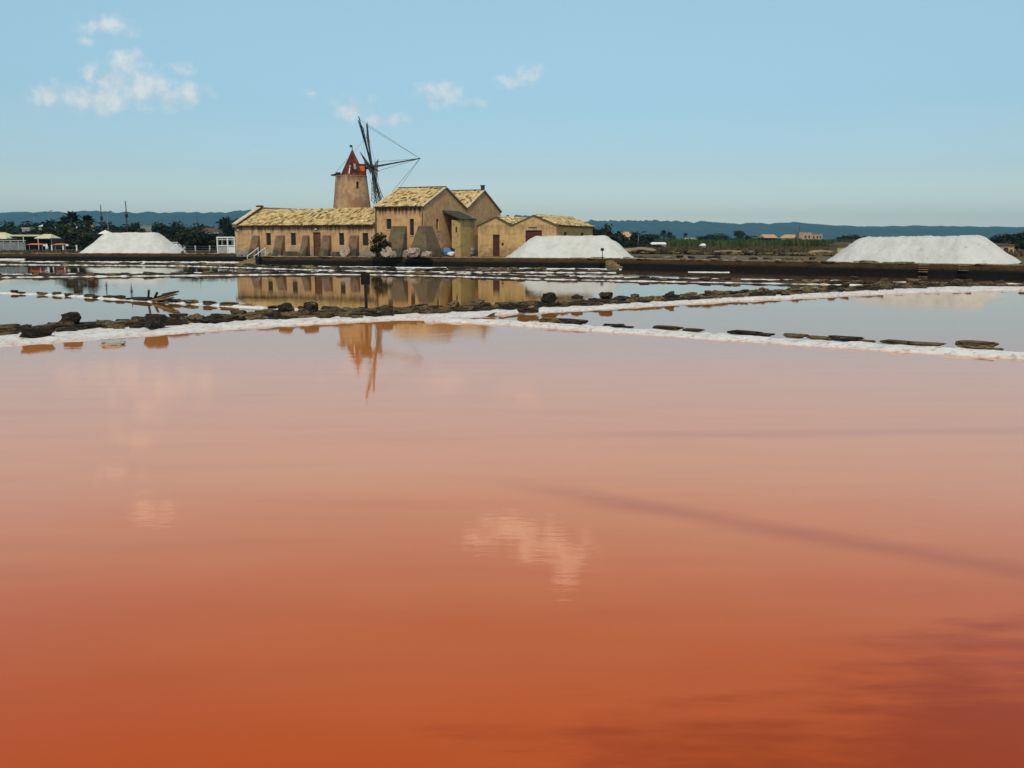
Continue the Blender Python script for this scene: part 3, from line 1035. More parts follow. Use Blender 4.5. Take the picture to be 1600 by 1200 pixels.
# ------------------------------------------------------------------ salt heaps
def heap(cx, cy, L, W, H, run, rot, label, seed):
    st = 0.16
    nx, ny = int(L / st) + 3, int(W / st) + 3
    verts, faces = [], []
    R = W * 0.46
    for j in range(ny):
        for i in range(nx):
            x = -L / 2 - st + i * st
            y = -W / 2 - st + j * st
            qx, qy = abs(x) - (L / 2 - R), abs(y) - (W / 2 - R)
            d = R - (sqrt(max(qx, 0) ** 2 + max(qy, 0) ** 2) + min(max(qx, qy), 0))
            d += 0.28 * nz3(x * .35, y * .35, seed)
            sl_ = H / run
            h = d * sl_
            k = 0.42
            top = H + 0.05 * nz3(x * .3, y * .3, seed + 3) + 0.012 * x
            e = max(0, min(1, 0.5 + 0.5 * (top - h) / k))
            h = top * (1 - e) + h * e - k * e * (1 - e) * 0.5
            h += (0.09 * nz3(x * 1.3, y * 1.3, seed + 9) + 0.055 * nz3(x * 4.5, y * 4.5, seed + 2)) * min(1, max(0, d))
            verts.append((x, y, max(h, -0.25)))
    for j in range(ny - 1):
        for i in range(nx - 1):
            a = j * nx + i
            faces.append((a, a + 1, a + nx + 1, a + nx))
    me = bpy.data.meshes.new('salt_heap')
    me.from_pydata(verts, [], faces)
    me.shade_smooth()
    o = link('salt_heap', me, M_salt)
    o.location = (cx, cy, LAND)
    o.rotation_euler = (0, 0, rot)
    return tag(o, label, 'salt heap', 'heaps of harvested salt on the quay')


heap(-51.7, 122.6, 14.2, 9.0, 2.72, 3.7, radians(-5), 'low white salt heap on the far quay, before the dark wood', 1)
heap(5.75, 88.9, 12.8, 6.6, 2.1, 2.75, radians(-17), 'white salt heap beside the twin gabled annexe, small sign before it', 5)
heap(31.75, 69.9, 13.9, 7.0, 1.95, 2.5, radians(-41.9), 'broad flat topped white salt heap nearest the stone bank, alone on the quay', 8)

# ------------------------------------------------------------------ building pieces
ROT = radians(-23)


def roof_tiles(parent, x0, x1, eave, ridge, pitch=0.235, expo=0.40, n=4, seed=0):
    """barrel tiles between an eave point (y,z) and a ridge point (y,z), laid along x; joined: each is under three pixels"""
    rnd = random.Random(seed)
    (ye, ze), (yr, zr) = eave, ridge
    L = math.hypot(yr - ye, zr - ze)
    sv = Vector((0, (yr - ye) / L, (zr - ze) / L))
    nv = Vector((0, -sv.z, sv.y)) if sv.y > 0 else Vector((0, sv.z, -sv.y))
    xv = Vector((1, 0, 0))
    cols = int((x1 - x0) / pitch)
    rows = int(L / expo)
    mb = MB()
    for c in range(cols):
        jx = rnd.uniform(-.02, .02)
        for r in range(rows + 1):
            s0 = r * expo - 0.06 + rnd.uniform(-.03, .03)
            s1 = min(s0 + expo * 1.12, L + .05)
            ctr = x0 + (c + .5) * pitch + jx + rnd.uniform(-.025, .025)
            tw = rnd.uniform(-.03, .03)
            lift = 0.05 + rnd.uniform(0, .045)
            pts = []
            for s_, rad, lf, dx in ((s0, pitch * .52, lift, 0), (s1, pitch * .42, 0.012, tw)):
                for k in range(n + 1):
                    q = pi * k / n
                    p = Vector((0, ye, ze)) + sv * s_ + xv * (ctr + dx - cos(q) * rad) + nv * (lf + sin(q) * rad * .72)
                    pts.append(p)
            m = n + 1
            fs = [(k, k + 1, m + k + 1, m + k) for k in range(n)] + [tuple(reversed(range(m)))]
            mb.hull(pts, fs)
    o = mb.build('roof_tiles', M_tile, parent)
    o['kind'] = 'stuff'
    return o


def window(parent, loc, w, h, rz=0.0, panes=M_shutter, frame=M_wood_dark, sill=True, mull=True):
    """frame, two dark leaves and a sill, set back in the opening (local x along the wall, y inwards)"""
    f = MB()
    t = 0.06
    f.box((0, 0.10, 0), (t, 0.18, h))
    f.box((w - t, 0.10, 0), (w, 0.18, h))
    f.box((t, 0.10, h - t), (w - t, 0.18, h))
    f.box((t, 0.10, 0), (w - t, 0.18, t))
    win = f.build('window', frame, parent)
    win.location = loc
    win.rotation_euler = (0, 0, rz)
    n = 2 if mull else 1
    for k in range(n):
        m = MB()
        a = t + k * (w - 2 * t) / n + .01
        b = t + (k + 1) * (w - 2 * t) / n - .01
        m.box((a, 0.135, t), (b, 0.165, h - t))
        m.build('shutter', panes, win)
    if sill:
        m = MB()
        m.box((-0.06, -0.06, -0.07), (w + 0.06, 0.0995, -0.003))
        m.build('sill', M_verge, win)
    return win


def door(parent, loc, w, h, rz=0.0, mat=M_brown):
    f = MB()
    t = 0.08
    f.box((0, 0.05, 0), (t, 0.19, h))
    f.box((w - t, 0.05, 0), (w, 0.19, h))
    f.box((t, 0.05, h - t), (w - t, 0.19, h))
    d = f.build('door', M_wood_dark, parent)
    d.location = loc
    d.rotation_euler = (0, 0, rz)
    nb = max(2, int((w - 2 * t) / 0.22))
    for k in range(nb):
        m = MB()
        a = t + k * (w - 2 * t) / nb
        b = t + (k + 1) * (w - 2 * t) / nb - .012
        m.box((a, 0.11 + random.uniform(0, .008), 0.02), (b, 0.16, h - t - .005))
        m.build('door_board', mat, d)
    m = MB()
    m.box((w * .72, 0.07, h * .45), (w * .77, 0.1095, h * .52))
    m.build('handle', M_black, d)
    return d


def buttress(parent, x0, w, h, p, mat=M_butt, tw=0.12, name='buttress'):
    mb = MB()
    a, b = x0, x0 + w
    mb.hull([(a - tw, -p, 0), (b + tw * .4, -p, 0), (b, 0.03, 0), (a, 0.03, 0), (a, -.28, h - .1), (b, -.28, h - .1), (b, 0.03, h), (a, 0.03, h)],
            [(0, 3, 2, 1), (4, 5, 6, 7), (0, 1, 5, 4), (1, 2, 6, 5), (2, 3, 7, 6), (3, 0, 4, 7)])
    o = mb.build(name, mat, parent)
    bv = o.modifiers.new('soft', 'BEVEL')
    bv.width = 0.07
    bv.segments = 2
    return o


# ---- long low building
lb = thing('low_building', 'long low ochre building with tiled roof and five sloping buttresses', 'building', (-30.55, 99.2, LAND), ROT)
LL, LD, LE, LR = 17.9, 8.0, 3.22, 4.98
ops = [(4.2, 4.83, 1.17, 2.47), (7.44, 8.1, 1.17, 2.46), (10.32, 11.26, 0.02, 2.52), (13.56, 14.18, 1.19, 2.44), (16.42, 17.12, 1.15, 2.43)]
mb = MB()
panel(mb, (0, 0, -.1), (1, 0, 0), LL, LE + .1, (0, -1, 0), [(a, b, c + .1, d + .1) for a, b, c, d in ops])
panel(mb, (0, LD, -.1), (1, 0, 0), LL, LE + .1, (0, 1, 0))
panel(mb, (0, 0, -.1), (0, 1, 0), LD, LE + .1, (-1, 0, 0))
panel(mb, (LL, 0, -.1), (0, 1, 0), LD, LE + .1, (1, 0, 0))
mb.poly([(0, LD, LE), (0, 0, LE), (0, LD / 2, LR)])
mb.poly([(LL, 0, LE), (LL, LD, LE), (LL, LD / 2, LR)])
mb.build('wall', M_low, lb)
for (y0, y1) in ((-.22, LD / 2), (LD + .22, LD / 2)):
    mb = MB()
    sl_ = (LR - LE) / (LD / 2)
    ze = LE - .22 * sl_
    mb.hull([(0, y0, ze), (LL + .0, y0, ze), (LL, y1, LR), (0, y1, LR), (0, y0, ze + .12), (LL, y0, ze + .12), (LL, y1, LR + .12), (0, y1, LR + .12)],
            [(0, 3, 2, 1), (4, 5, 6, 7), (0, 1, 5, 4), (1, 2, 6, 5), (2, 3, 7, 6), (3, 0, 4, 7)])
    r = mb.build('roof', M_slab, lb)
    if y0 < 0:
        roof_tiles(r, 0.75, LL - .02, (y0 - .04, ze + .10), (y1, LR + .10), seed=1)
# raised parapet on the far gable, with its little chimney block and the ridge wall behind
mb = MB()
pf = lambda y, d: LE + (LR - LE) * (1 - abs(y - LD / 2) / (LD / 2)) + d
mb.hull([(-.06, -.3, pf(-.3, 0)), (.5, -.3, pf(-.3, 0)), (.5, LD / 2, LR - .1), (-.06, LD / 2, LR - .1), (-.06, -.3, pf(-.3, .34)), (.5, -.3, pf(-.3, .34)), (.5, LD / 2, LR + .42), (-.06, LD / 2, LR + .42)],
        [(0, 3, 2, 1), (4, 5, 6, 7), (0, 1, 5, 4), (1, 2, 6, 5), (2, 3, 7, 6), (3, 0, 4, 7)])
par = mb.build('parapet', M_butt, lb)
mb = MB()
mb.hull([(-.1, -.34, pf(-.34, .342)), (.54, -.34, pf(-.34, .342)), (.54, LD / 2, LR + .425), (-.1, LD / 2, LR + .425), (-.1, -.34, pf(-.34, .40)), (.54, -.34, pf(-.34, .40)), (.54, LD / 2, LR + .48), (-.1, LD / 2, LR + .48)],
        [(0, 3, 2, 1), (4, 5, 6, 7), (0, 1, 5, 4), (1, 2, 6, 5), (2, 3, 7, 6), (3, 0, 4, 7)])
mb.build('coping', M_verge, par)
mb = MB()
mb.box((-.12, LD / 2 - .1, LR + .2), (.6, LD / 2 + .35, LR + .62))
mb.build('chimney', M_wood_dark, lb)
mb = MB()
mb.hull([(.5, LD / 2 + .02, LR), (6.2, LD / 2 + .02, LR), (6.2, LD / 2 + .3, LR), (.5, LD / 2 + .3, LR), (.5, LD / 2 + .02, LR + .42), (6.2, LD / 2 + .02, LR + .17), (6.2, LD / 2 + .3, LR + .17), (.5, LD / 2 + .3, LR + .42)],
        [(0, 3, 2, 1), (4, 5, 6, 7), (0, 1, 5, 4), (1, 2, 6, 5), (2, 3, 7, 6), (3, 0, 4, 7)])
mb.build('ridge_wall', M_butt, lb)
for k, (a, b, c, d) in enumerate(ops):
    if k == 2:
        door(lb, (a, 0, c), b - a, d - c)
    else:
        window(lb, (a, 0, c), b - a, d - c, sill=False)
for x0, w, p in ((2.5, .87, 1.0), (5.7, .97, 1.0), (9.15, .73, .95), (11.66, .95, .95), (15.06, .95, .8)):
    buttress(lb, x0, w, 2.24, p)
for xa, xb, dep in ((6.75, 9.0, .55), (12.75, 15.0, .5)):
    mb = MB()
    mb.box((xa, -dep, 0), (xb, 0.01, .5))
    mb.build('bench', M_butt, lb)
mb = MB()
mb.box((10.6, -.10, 2.78), (10.85, -.002, 2.9))
mb.build('wall_lamp', M_white, lb)
mb = MB()
mb.box((.42, -.1, 2.72), (.55, -.002, 2.86))
mb.build('wall_lamp', M_white, lb)

# ---- tall double house
hb = thing('tall_house', 'tall ochre house with two tiled gables side by side and dark rain streaks', 'house', (-13.96, 92.1, LAND), ROT)
HL, W1, W2, HE, HR1, HR2 = 5.62, 9.7, 9.25, 4.98, 6.98, 7.15
HD = W1 + W2
fo = [(1.30, 1.88, 2.80, 3.83), (4.0, 4.48, 2.16, 3.81)]
eo = [(2.65, 3.15, 2.76, 3.85), (10.72, 11.45, 2.3, 3.9)]
mb = MB()
panel(mb, (0, 0, -.1), (1, 0, 0), HL, HE + .1, (0, -1, 0), [(a, b, c + .1, d + .1) for a, b, c, d in fo])
panel(mb, (0, HD, -.1), (1, 0, 0), HL, HE + .1, (0, 1, 0))
panel(mb, (0, 0, -.1), (0, 1, 0), HD, HE + .1, (-1, 0, 0))
panel(mb, (HL, 0, -.1), (0, 1, 0), HD, HE + .1, (1, 0, 0), [(a, b, c + .1, d + .1) for a, b, c, d in eo])
for x, sgn in ((0, -1), (HL, 1)):
    t1 = [(x, 0, HE), (x, W1, HE), (x, W1 / 2, HR1)]
    t2 = [(x, W1, HE), (x, HD, HE), (x, W1 + W2 / 2, HR2)]
    for tt in (t1, t2):
        mb.poly(tt if sgn > 0 else list(reversed(tt)))
mb.build('wall', M_house, hb)


def slope_pair(parent, y0, y1, zr, seed, tiles=(True, True)):
    ym = (y0 + y1) / 2
    for k, (ya, yb) in enumerate(((y0, ym), (y1, ym))):
        mb = MB()
        dy = -.18 if (k == 0 and y0 == 0) else (.18 if (k == 1 and y1 > 12) else 0)
        sl_ = (zr - HE) / (ym - y0)
        ze = HE - abs(dy) * sl_
        mb.hull([(-.08, ya + dy, ze), (HL + .08, ya + dy, ze), (HL + .08, yb, zr), (-.08, yb, zr), (-.08, ya + dy, ze + .11), (HL + .08, ya + dy, ze + .11), (HL + .08, yb, zr + .11), (-.08, yb, zr + .11)],
                [(0, 3, 2, 1), (4, 5, 6, 7), (0, 1, 5, 4), (1, 2, 6, 5), (2, 3, 7, 6), (3, 0, 4, 7)])
        r = mb.build('roof', M_slab, parent)
        if tiles[k]:
            roof_tiles(r, 0.12, HL - .1, (ya + dy - (.04 if k == 0 else -.04), ze + .09), (yb, zr + .09), seed=seed + k, pitch=.27, expo=.45)
        for xa in (-.13, HL - .14):
            mb = MB()
            mb.hull([(xa, ya + dy, ze + .112), (xa + .27, ya + dy, ze + .112), (xa + .27, yb, zr + .112), (xa, yb, zr + .112), (xa, ya + dy, ze + .22), (xa + .27, ya + dy, ze + .22), (xa + .27, yb, zr + .22), (xa, yb, zr + .22)],
                    [(0, 3, 2, 1), (4, 5, 6, 7), (0, 1, 5, 4), (1, 2, 6, 5), (2, 3, 7, 6), (3, 0, 4, 7)])
            mb.build('verge', M_verge, r)


slope_pair(hb, 0, W1, HR1, 10)
slope_pair(hb, W1, HD, HR2, 20)
mb = MB()
mb.box((-.05, W1 / 2 - .09, HR1 + .16), (HL + .05, W1 / 2 + .09, HR1 + .27))
mb.build('ridge_cap', M_wood_dark, hb)
mb = MB()
mb.box((-.05, W1 + W2 / 2 - .09, HR2 + .16), (HL + .05, W1 + W2 / 2 + .09, HR2 + .26))
mb.build('ridge_cap', M_wood_dark, hb)
mb = MB()
mb.box((HL - .32, W1 + W2 / 2 - .16, HR2 + .2), (HL + .02, W1 + W2 / 2 + .16, HR2 + .62))
ch = mb.build('chimney', M_wood_dark, hb)
mb = MB()
mb.box((HL - .38, W1 + W2 / 2 - .22, HR2 + .623), (HL + .08, W1 + W2 / 2 + .22, HR2 + .72))
mb.build('chimney_cap', M_wood_dark, ch)
for (a, b, c, d) in fo:
    window(hb, (a, 0, c), b - a, d - c)
for (a, b, c, d) in eo:
    window(hb, (HL, a, c), b - a, d - c, pi / 2)
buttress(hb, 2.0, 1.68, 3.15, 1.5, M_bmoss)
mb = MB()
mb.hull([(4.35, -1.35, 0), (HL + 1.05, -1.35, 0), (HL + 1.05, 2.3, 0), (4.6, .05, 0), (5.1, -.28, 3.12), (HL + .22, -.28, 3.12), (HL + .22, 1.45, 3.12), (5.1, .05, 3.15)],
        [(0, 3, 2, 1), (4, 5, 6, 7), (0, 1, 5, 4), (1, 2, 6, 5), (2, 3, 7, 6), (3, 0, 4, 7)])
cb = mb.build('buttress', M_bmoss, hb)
cb['label'] = 'broad mossy corner buttress'
bv = cb.modifiers.new('soft', 'BEVEL')
bv.width = .1
bv.segments = 2
mb = MB()
mb.tube((HL - .12, -.09, 3.1), (HL - .12, -.09, HE - .05), .07, n=8)
mb.build('downpipe', M_bmoss, hb)
mb = MB()
mb.tube((.12, -.09, 0.1), (.12, -.09, HE - .05), .07, n=8)
mb.build('downpipe', M_bmoss, hb)
# lean-to porch: pale block with a slit window under a sloping slab
mb = MB()
panel(mb, (HL + .92, 4.3, -.1), (1, 0, 0), 1.0, 3.86, (0, -1, 0), [(.42, .62, 2.6, 3.15)], .18)
panel(mb, (HL + 1.92, 4.3, -.1), (0, 1, 0), 3.4, 3.86, (1, 0, 0))
panel(mb, (HL + .92, 4.3, -.1), (0, 1, 0), 3.4, 4.3, (-1, 0, 0))
panel(mb, (HL + .92, 7.7, -.1), (1, 0, 0), 1.0, 3.86, (0, 1, 0))
shed = mb.build('porch', M_shed, hb)
mb = MB()
mb.box((HL + 1.34, 4.3 + .1, 2.5), (HL + 1.54, 4.3 + .14, 3.05))
mb.build('slit_window', M_shutter, shed)
mb = MB()
mb.hull([(HL + .0, 4.05, 4.62), (HL + 2.1, 4.05, 3.76), (HL + 2.1, 7.9, 3.76), (HL + .0, 7.9, 4.62), (HL + .0, 4.05, 4.78), (HL + 2.1, 4.05, 3.90), (HL + 2.1, 7.9, 3.90), (HL + .0, 7.9, 4.78)],
        [(0, 3, 2, 1), (4, 5, 6, 7), (0, 1, 5, 4), (1, 2, 6, 5), (2, 3, 7, 6), (3, 0, 4, 7)])
mb.build('porch_roof', simple_mat('dark_green_slab', (0.05, 0.055, 0.04), .4, 3), shed)
mb = MB()
mb.box((HL + .003, 11.0, 4.1), (HL + .14, 11.25, 4.25))
mb.build('wall_lamp', M_white, hb)
for k in range(9):
    mb = MB()
    mb.box((HL + .004, 11.3 + k * .24, 0), (HL + .9, 11.3 + (k + 1) * .24 - .004, 2.3 - k * .25))
    mb.build('stair_step', M_bmoss, hb)
# round pale patch and notices on the gable wall
mb = MB()
mb.tube((HL + .005, 3.05, 2.05), (HL + .03, 3.05, 2.05), .3, n=14)
mb.build('wall_plaque', M_stone_pale, hb)
mb = MB()
mb.box((HL + .004, 3.75, 1.75), (HL + .03, 4.05, 2.3))
mb.build('wall_plaque', M_stone_pale, hb)

# ---- twin gabled annexe
ax = thing('gabled_annexe', 'low ochre annexe with two front gables, maroon door and wide brown gate', 'building', (-3.6, 95.0, LAND), ROT)
AW1, AW2, AD, AE, AR1, AR2 = 3.84, 4.95, 12.0, 3.16, 4.05, 4.16
AW = AW1 + AW2
ao = [(1.72, 2.50, 0.02, 2.27), (5.42, 7.24, 0.02, 2.70)]
mb = MB()
panel(mb, (0, 0, -.1), (1, 0, 0), AW, AE + .1, (0, -1, 0), [(a, b, c + .1, d + .1) for a, b, c, d in ao])
panel(mb, (0, AD, -.1), (1, 0, 0), AW, AE + .1, (0, 1, 0))
panel(mb, (0, 0, -.1), (0, 1, 0), AD, AE + .1, (-1, 0, 0))
so = [(2.4, 3.3, 1.55, 2.55), (7.9, 8.9, 1.7, 2.5)]
panel(mb, (AW, 0, -.1), (0, 1, 0), AD, AE + .1, (1, 0, 0), [(a, b, c + .1, d + .1) for a, b, c, d in so])
for y, sg in ((0, 1), (AD, -1)):
    for tt in ([(0, y, AE), (AW1, y, AE), (AW1 / 2 + .2, y, AR1)], [(AW1, y, AE), (AW, y, AE), (AW1 + AW2 / 2, y, AR2)]):
        mb.poly(tt if sg > 0 else list(reversed(tt)))
mb.build('wall', M_annex, ax)


def annex_slope(xe, ze, xr, zr, seed, tiles):
    mb = MB()
    F = [(0, 3, 2, 1), (4, 5, 6, 7), (0, 1, 5, 4), (1, 2, 6, 5), (2, 3, 7, 6), (3, 0, 4, 7)]
    mb.hull([(xe, -.1, ze), (xe, AD + .1, ze), (xr, AD + .1, zr), (xr, -.1, zr), (xe, -.1, ze + .1), (xe, AD + .1, ze + .1), (xr, AD + .1, zr + .1), (xr, -.1, zr + .1)], F)
    r = mb.build('roof', M_slab, ax)
    if tiles:
        # tiles are laid in their own frame: its x runs along the ridge
        fr = roof_tiles(r, 0.02, AD - .02, ((xr - xe) * -1, ze + .08), (0, zr + .08), seed=seed) if xe < xr else None
        if xe > xr:
            o = roof_tiles(r, -AD + .02, -.0, (-(xe - xr), ze + .08), (0, zr + .08), seed=seed)
            o.location = (xr, 0, 0)
            o.rotation_euler = (0, 0, -pi / 2)
            o.scale = (1, -1, 1) if False else (1, 1, 1)
            # local -y must point to +x, local x to the back
            o.rotation_euler = (0, 0, pi / 2)
            for v in o.data.vertices:
                v.co.x = -v.co.x
            o.data.flip_normals()
    return r


annex_slope(AW1, AE, AW1 / 2 + .2, AR1, 31, True)
annex_slope(-.15, AE - .07, AW1 / 2 + .2, AR1, 32, False)
annex_slope(AW1, AE, AW1 + AW2 / 2, AR2, 33, False)
annex_slope(AW + .2, AE - .08, AW1 + AW2 / 2, AR2, 34, True)
door(ax, (ao[0][0], 0, ao[0][2]), ao[0][1] - ao[0][0], ao[0][3] - ao[0][2], 0, M_maroon)
door(ax, (ao[1][0], 0, ao[1][2]), ao[1][1] - ao[1][0], ao[1][3] - ao[1][2], 0, M_maroon)
for (a, b, c, d) in so:
    window(ax, (AW, a, c), b - a, d - c, pi / 2)
mb = MB()
mb.box((5.82, -.14, 3.08), (6.72, -.002, 3.17))
mb.build('lintel_ledge', M_verge, ax)
mb = MB()
mb.tube((2.85, -.06, 1.3), (2.85, -.003, 1.3), .13, n=8)
mb.build('wall_vent', M_black, ax)

# ------------------------------------------------------------------ windmill
TX, TY = -18.75, 106.0
wm = thing('windmill', 'ochre stone windmill with red conical cap and six bare lattice sails', 'windmill', (TX, TY, LAND))
ZT = 9.0                                   # tower top above the land
NS = 34
zlev = [0, 1.5, 3.0, 4.55, 4.9, 5.35, 6.5, 7.55, 8.35, ZT]
rad = lambda z: 2.72 + (1.80 - 2.72) * z / ZT
holes = {(34, 3): 1, (34, 7): 1, (35, 7): 1}
holes = {}
ang0 = [2 * pi * k / NS for k in range(NS)]
# openings face the pans (angle about -90 degrees), right of the middle
kw = [k for k in range(NS) if radians(300) < ang0[k] + pi / NS < radians(312)][:1]
kk = kw[0]
op = {(kk, 7): 1, (kk + 1, 3): 1}
mb = MB()


def tp(k, z, ins=0.0):
    q = 2 * pi * k / NS
    r = rad(z) - ins
    return (r * cos(q), r * sin(q), z)


for j in range(len(zlev) - 1):
    for k in range(NS):
        z0, z1 = zlev[j], zlev[j + 1]
        A, B, C_, D_ = tp(k, z0), tp(k + 1, z0), tp(k + 1, z1), tp(k, z1)
        if (k, j) in op:
            a, b, c, d = tp(k, z0, .25), tp(k + 1, z0, .25), tp(k + 1, z1, .25), tp(k, z1, .25)
            for f in ([A, B, b, a], [B, C_, c, b], [C_, D_, d, c], [D_, A, a, d]):
                mb.poly(f)
            continue
        mb.poly([A, B, C_, D_])
mb.poly([tp(k, ZT) for k in range(NS)])
tw_o = mb.build('tower', M_tower, wm)
bm = bmesh.new()
bm.from_mesh(tw_o.data)
bmesh.ops.remove_doubles(bm, verts=bm.verts, dist=0.001)
bm.to_mesh(tw_o.data)
bm.free()
tw_o.data.shade_smooth()
tw_o.data.set_sharp_from_angle(angle=radians(35))
for (k, j) in op:
    m = MB()
    z0, z1 = zlev[j], zlev[j + 1]
    m.poly([tp(k, z0, .2), tp(k + 1, z0, .2), tp(k + 1, z1, .2), tp(k, z1, .2)])
    m.poly([tp(k, z1, .245), tp(k + 1, z1, .245), tp(k + 1, z0, .245), tp(k, z0, .245)])
    m.build('window', M_shutter, tw_o)
mb = MB()
mb.lathe([(1.79, ZT - .02), (1.84, ZT), (1.82, ZT + .10), (1.4, ZT + .14)], 40)
mb.build('curb_ring', M_tower, tw_o)
CX, CYo = 0.2, 0.0
cap = MB()
NB = 22
for k in range(NB):
    q0, q1 = 2 * pi * k / NB, 2 * pi * (k + 1) / NB - .012
    pts = []
    for r_, z_ in ((1.43, ZT + .14), (0.06, ZT + 3.05)):
        for q in (q0, q1):
            pts.append((CX + r_ * cos(q), r_ * sin(q), z_))
    for r_, z_ in ((1.36, ZT + .14), (0.02, ZT + 2.98)):
        for q in (q0, q1):
            pts.append((CX + r_ * cos(q), r_ * sin(q), z_))
    cap.hull(pts, [(0, 1, 3, 2), (4, 6, 7, 5), (0, 4, 5, 1), (2, 3, 7, 6), (0, 2, 6, 4), (1, 5, 7, 3)])
capo = cap.build('cap', M_capred, wm)
mb = MB()
mb.lathe([(1.30, ZT + .12), (0.01, ZT + 2.9)], 22, (CX, 0))
mb.build('cap_lining', M_wood_dark, capo)
mb = MB()
mb.tube((CX, 0, ZT + 2.9), (CX, 0, ZT + 3.55), .05)
fin = mb.build('finial', M_black, capo)
mb = MB()
mb.box((CX - .28, -.02, ZT + 3.34), (CX + .02, .02, ZT + 3.6))
mb.build('vane', M_black, fin)
# dormer and hatch on the cap
AZ_AX = radians(1.4)
AXD = Vector((cos(AZ_AX) * cos(radians(10)), sin(AZ_AX) * cos(radians(10)), sin(radians(10))))
mb = MB()
Mx = Matrix.Translation((CX, 0, ZT)) @ Matrix.Rotation(AZ_AX, 4, 'Z')
mb.box((.55, -.55, .15), (1.45, .55, 1.32), Mx)
dm = mb.build('dormer', M_orange, wm)
mb = MB()
mb.box((.45, -.66, 1.323), (1.6, .66, 1.42), Mx)
mb.build('dormer_roof', M_wood_dark, dm)
mb = MB()
mb.box((1.453, -.5, .16), (1.5, .5, 1.25), Mx)
mb.build('dormer_front', M_maroon, dm)
mb = MB()
mb.box((.6, -.585, .15), (1.44, -.553, .62), Mx)
mb.build('dormer_skirt', M_maroon, dm)
for (qa, wz, z0, z1, mt) in ((-98, .10, .2, .95, M_white), (-98, .22, .95, 1.25, M_grey), (-66, .26, .75, 1.45, M_grey)):
    m = MB()
    q = radians(qa)
    zc = (z0 + z1) / 2
    rr = 1.43 * (1 - (zc - .14) / 3.0)
    lean = math.atan2(1.37, 2.91)
    T = Matrix.Translation((CX + rr * cos(q), rr * sin(q), ZT + zc)) @ Matrix.Rotation(q + pi / 2, 4, 'Z') @ Matrix.Rotation(-lean, 4, 'X')
    m.box((-wz / 2, -.05, -(z1 - z0) / 2), (wz / 2, .04, (z1 - z0) / 2), T)
    m.build('hatch', mt, capo)
# brake gear on the far side of the curb
mb = MB()
mb.box((-2.15, -.35, ZT + .10), (-1.15, .25, ZT + .28))
mb.box((-1.75, -.3, ZT + .283), (-1.25, .2, ZT + .5))
mb.tube((-2.35, -.1, ZT + .16), (-1.2, -.1, ZT + .42), .08)
mb.build('brake_gear', M_black, wm)
# shaft, hub, bowsprit
HUB = Vector((CX, 0, ZT + .72)) + AXD * 2.25
HUBW = HUB
mb = MB()
mb.tube(HUB - AXD * 1.2, HUB + AXD * .25, .17, n=10)
shaft = mb.build('shaft', M_wood_dark, wm)
mb = MB()
mb.tube(HUB - AXD * .22, HUB + AXD * .22, .30, n=12)
mb.build('hub', M_wood_dark, shaft)
TIP = HUB + AXD * 5.75
mb = MB()
mb.tube(HUB + AXD * .2, TIP, .115, .06, n=8)
mb.build('bowsprit', M_spar, wm)
e1 = Vector((0, 0, 1)).cross(AXD).normalized()
e2 = AXD.cross(e1).normalized()
R_ARM = 6.2
tips = []
for k in range(6):
    al = radians(30 + 60 * k)
    d = e2 * cos(al) + e1 * sin(al)
    tg = -e2 * sin(al) + e1 * cos(al)
    tw = radians(-15)
    lat = (tg * cos(tw) + AXD * sin(tw)).normalized()
    tip = HUB + d * R_ARM
    tips.append(tip)
    mb = MB()
    mb.tube(HUB, tip, .13, .05, n=8)
    arm = mb.build('sail_arm', M_spar, wm)
    mb = MB()
    r0, r1 = 1.4, 5.3
    w0, w1 = .22, 1.25
    for sgn in (-1, -.45, .45, 1):
        mb.tube(HUB + d * r0 + lat * w0 * sgn, HUB + d * r1 + lat * w1 * sgn, .038, n=5)
    nb = 8
    for q in range(nb):
        f = q / (nb - 1)
        rr = r0 + (r1 - r0) * f
        w = w0 + (w1 - w0) * f
        c = HUB + d * rr
        mb.tube(c - lat * (w + .12), c + lat * (w + .12), .03, n=5)
    lt = mb.build('sail_lattice', M_spar, arm)
    lt['kind'] = 'stuff'
for tpv in tips:
    mb = MB()
    mb.tube(TIP - AXD * .05, tpv - (tpv - HUB).normalized() * .35, .022, n=4)
    mb.build('stay_rope', M_rope, wm)
for k in range(6):
    mb = MB()
    mb.tube(tips[k] - (tips[k] - HUB).normalized() * 1.2, tips[(k + 1) % 6] - (tips[(k + 1) % 6] - HUB).normalized() * 1.2, .016, n=4)
    mb.build('rim_rope', M_rope, wm)
mb = MB()
mb.tube(tips[0] - (tips[0] - HUB) * .28, Vector((-1.9, -.1, ZT + .35)), .016, n=4)
mb.build('brake_rope', M_rope, wm)

# ------------------------------------------------------------------ things on the quay
def millstone(x, y, r, th, rz, lean, label):
    mb = MB()
    n = 20
    prof = [(.09, -th / 2), (r * .96, -th / 2), (r, -th / 3), (r, th / 3), (r * .96, th / 2), (.09, th / 2), (.09, -th / 2)]
    mb.lathe(prof, n)
    o = mb.build('millstone', M_stone_pale)
    o.location = (x, y, LAND + r * cos(lean) - .03)
    o.rotation_euler = (pi / 2 - lean, 0, rz)
    return tag(o, label, 'millstone', 'old millstones leaning by the walls')


def lz(s, v):            # point in front of the long facade: s along it from the low building's corner, v out from it
    c, sn = cos(ROT), sin(ROT)
    return (-30.55 + s * c + v * -sn * -1 * -1 if False else -30.55 + s * c - v * 0.3907, 99.2 + s * sn - v * 0.9205)


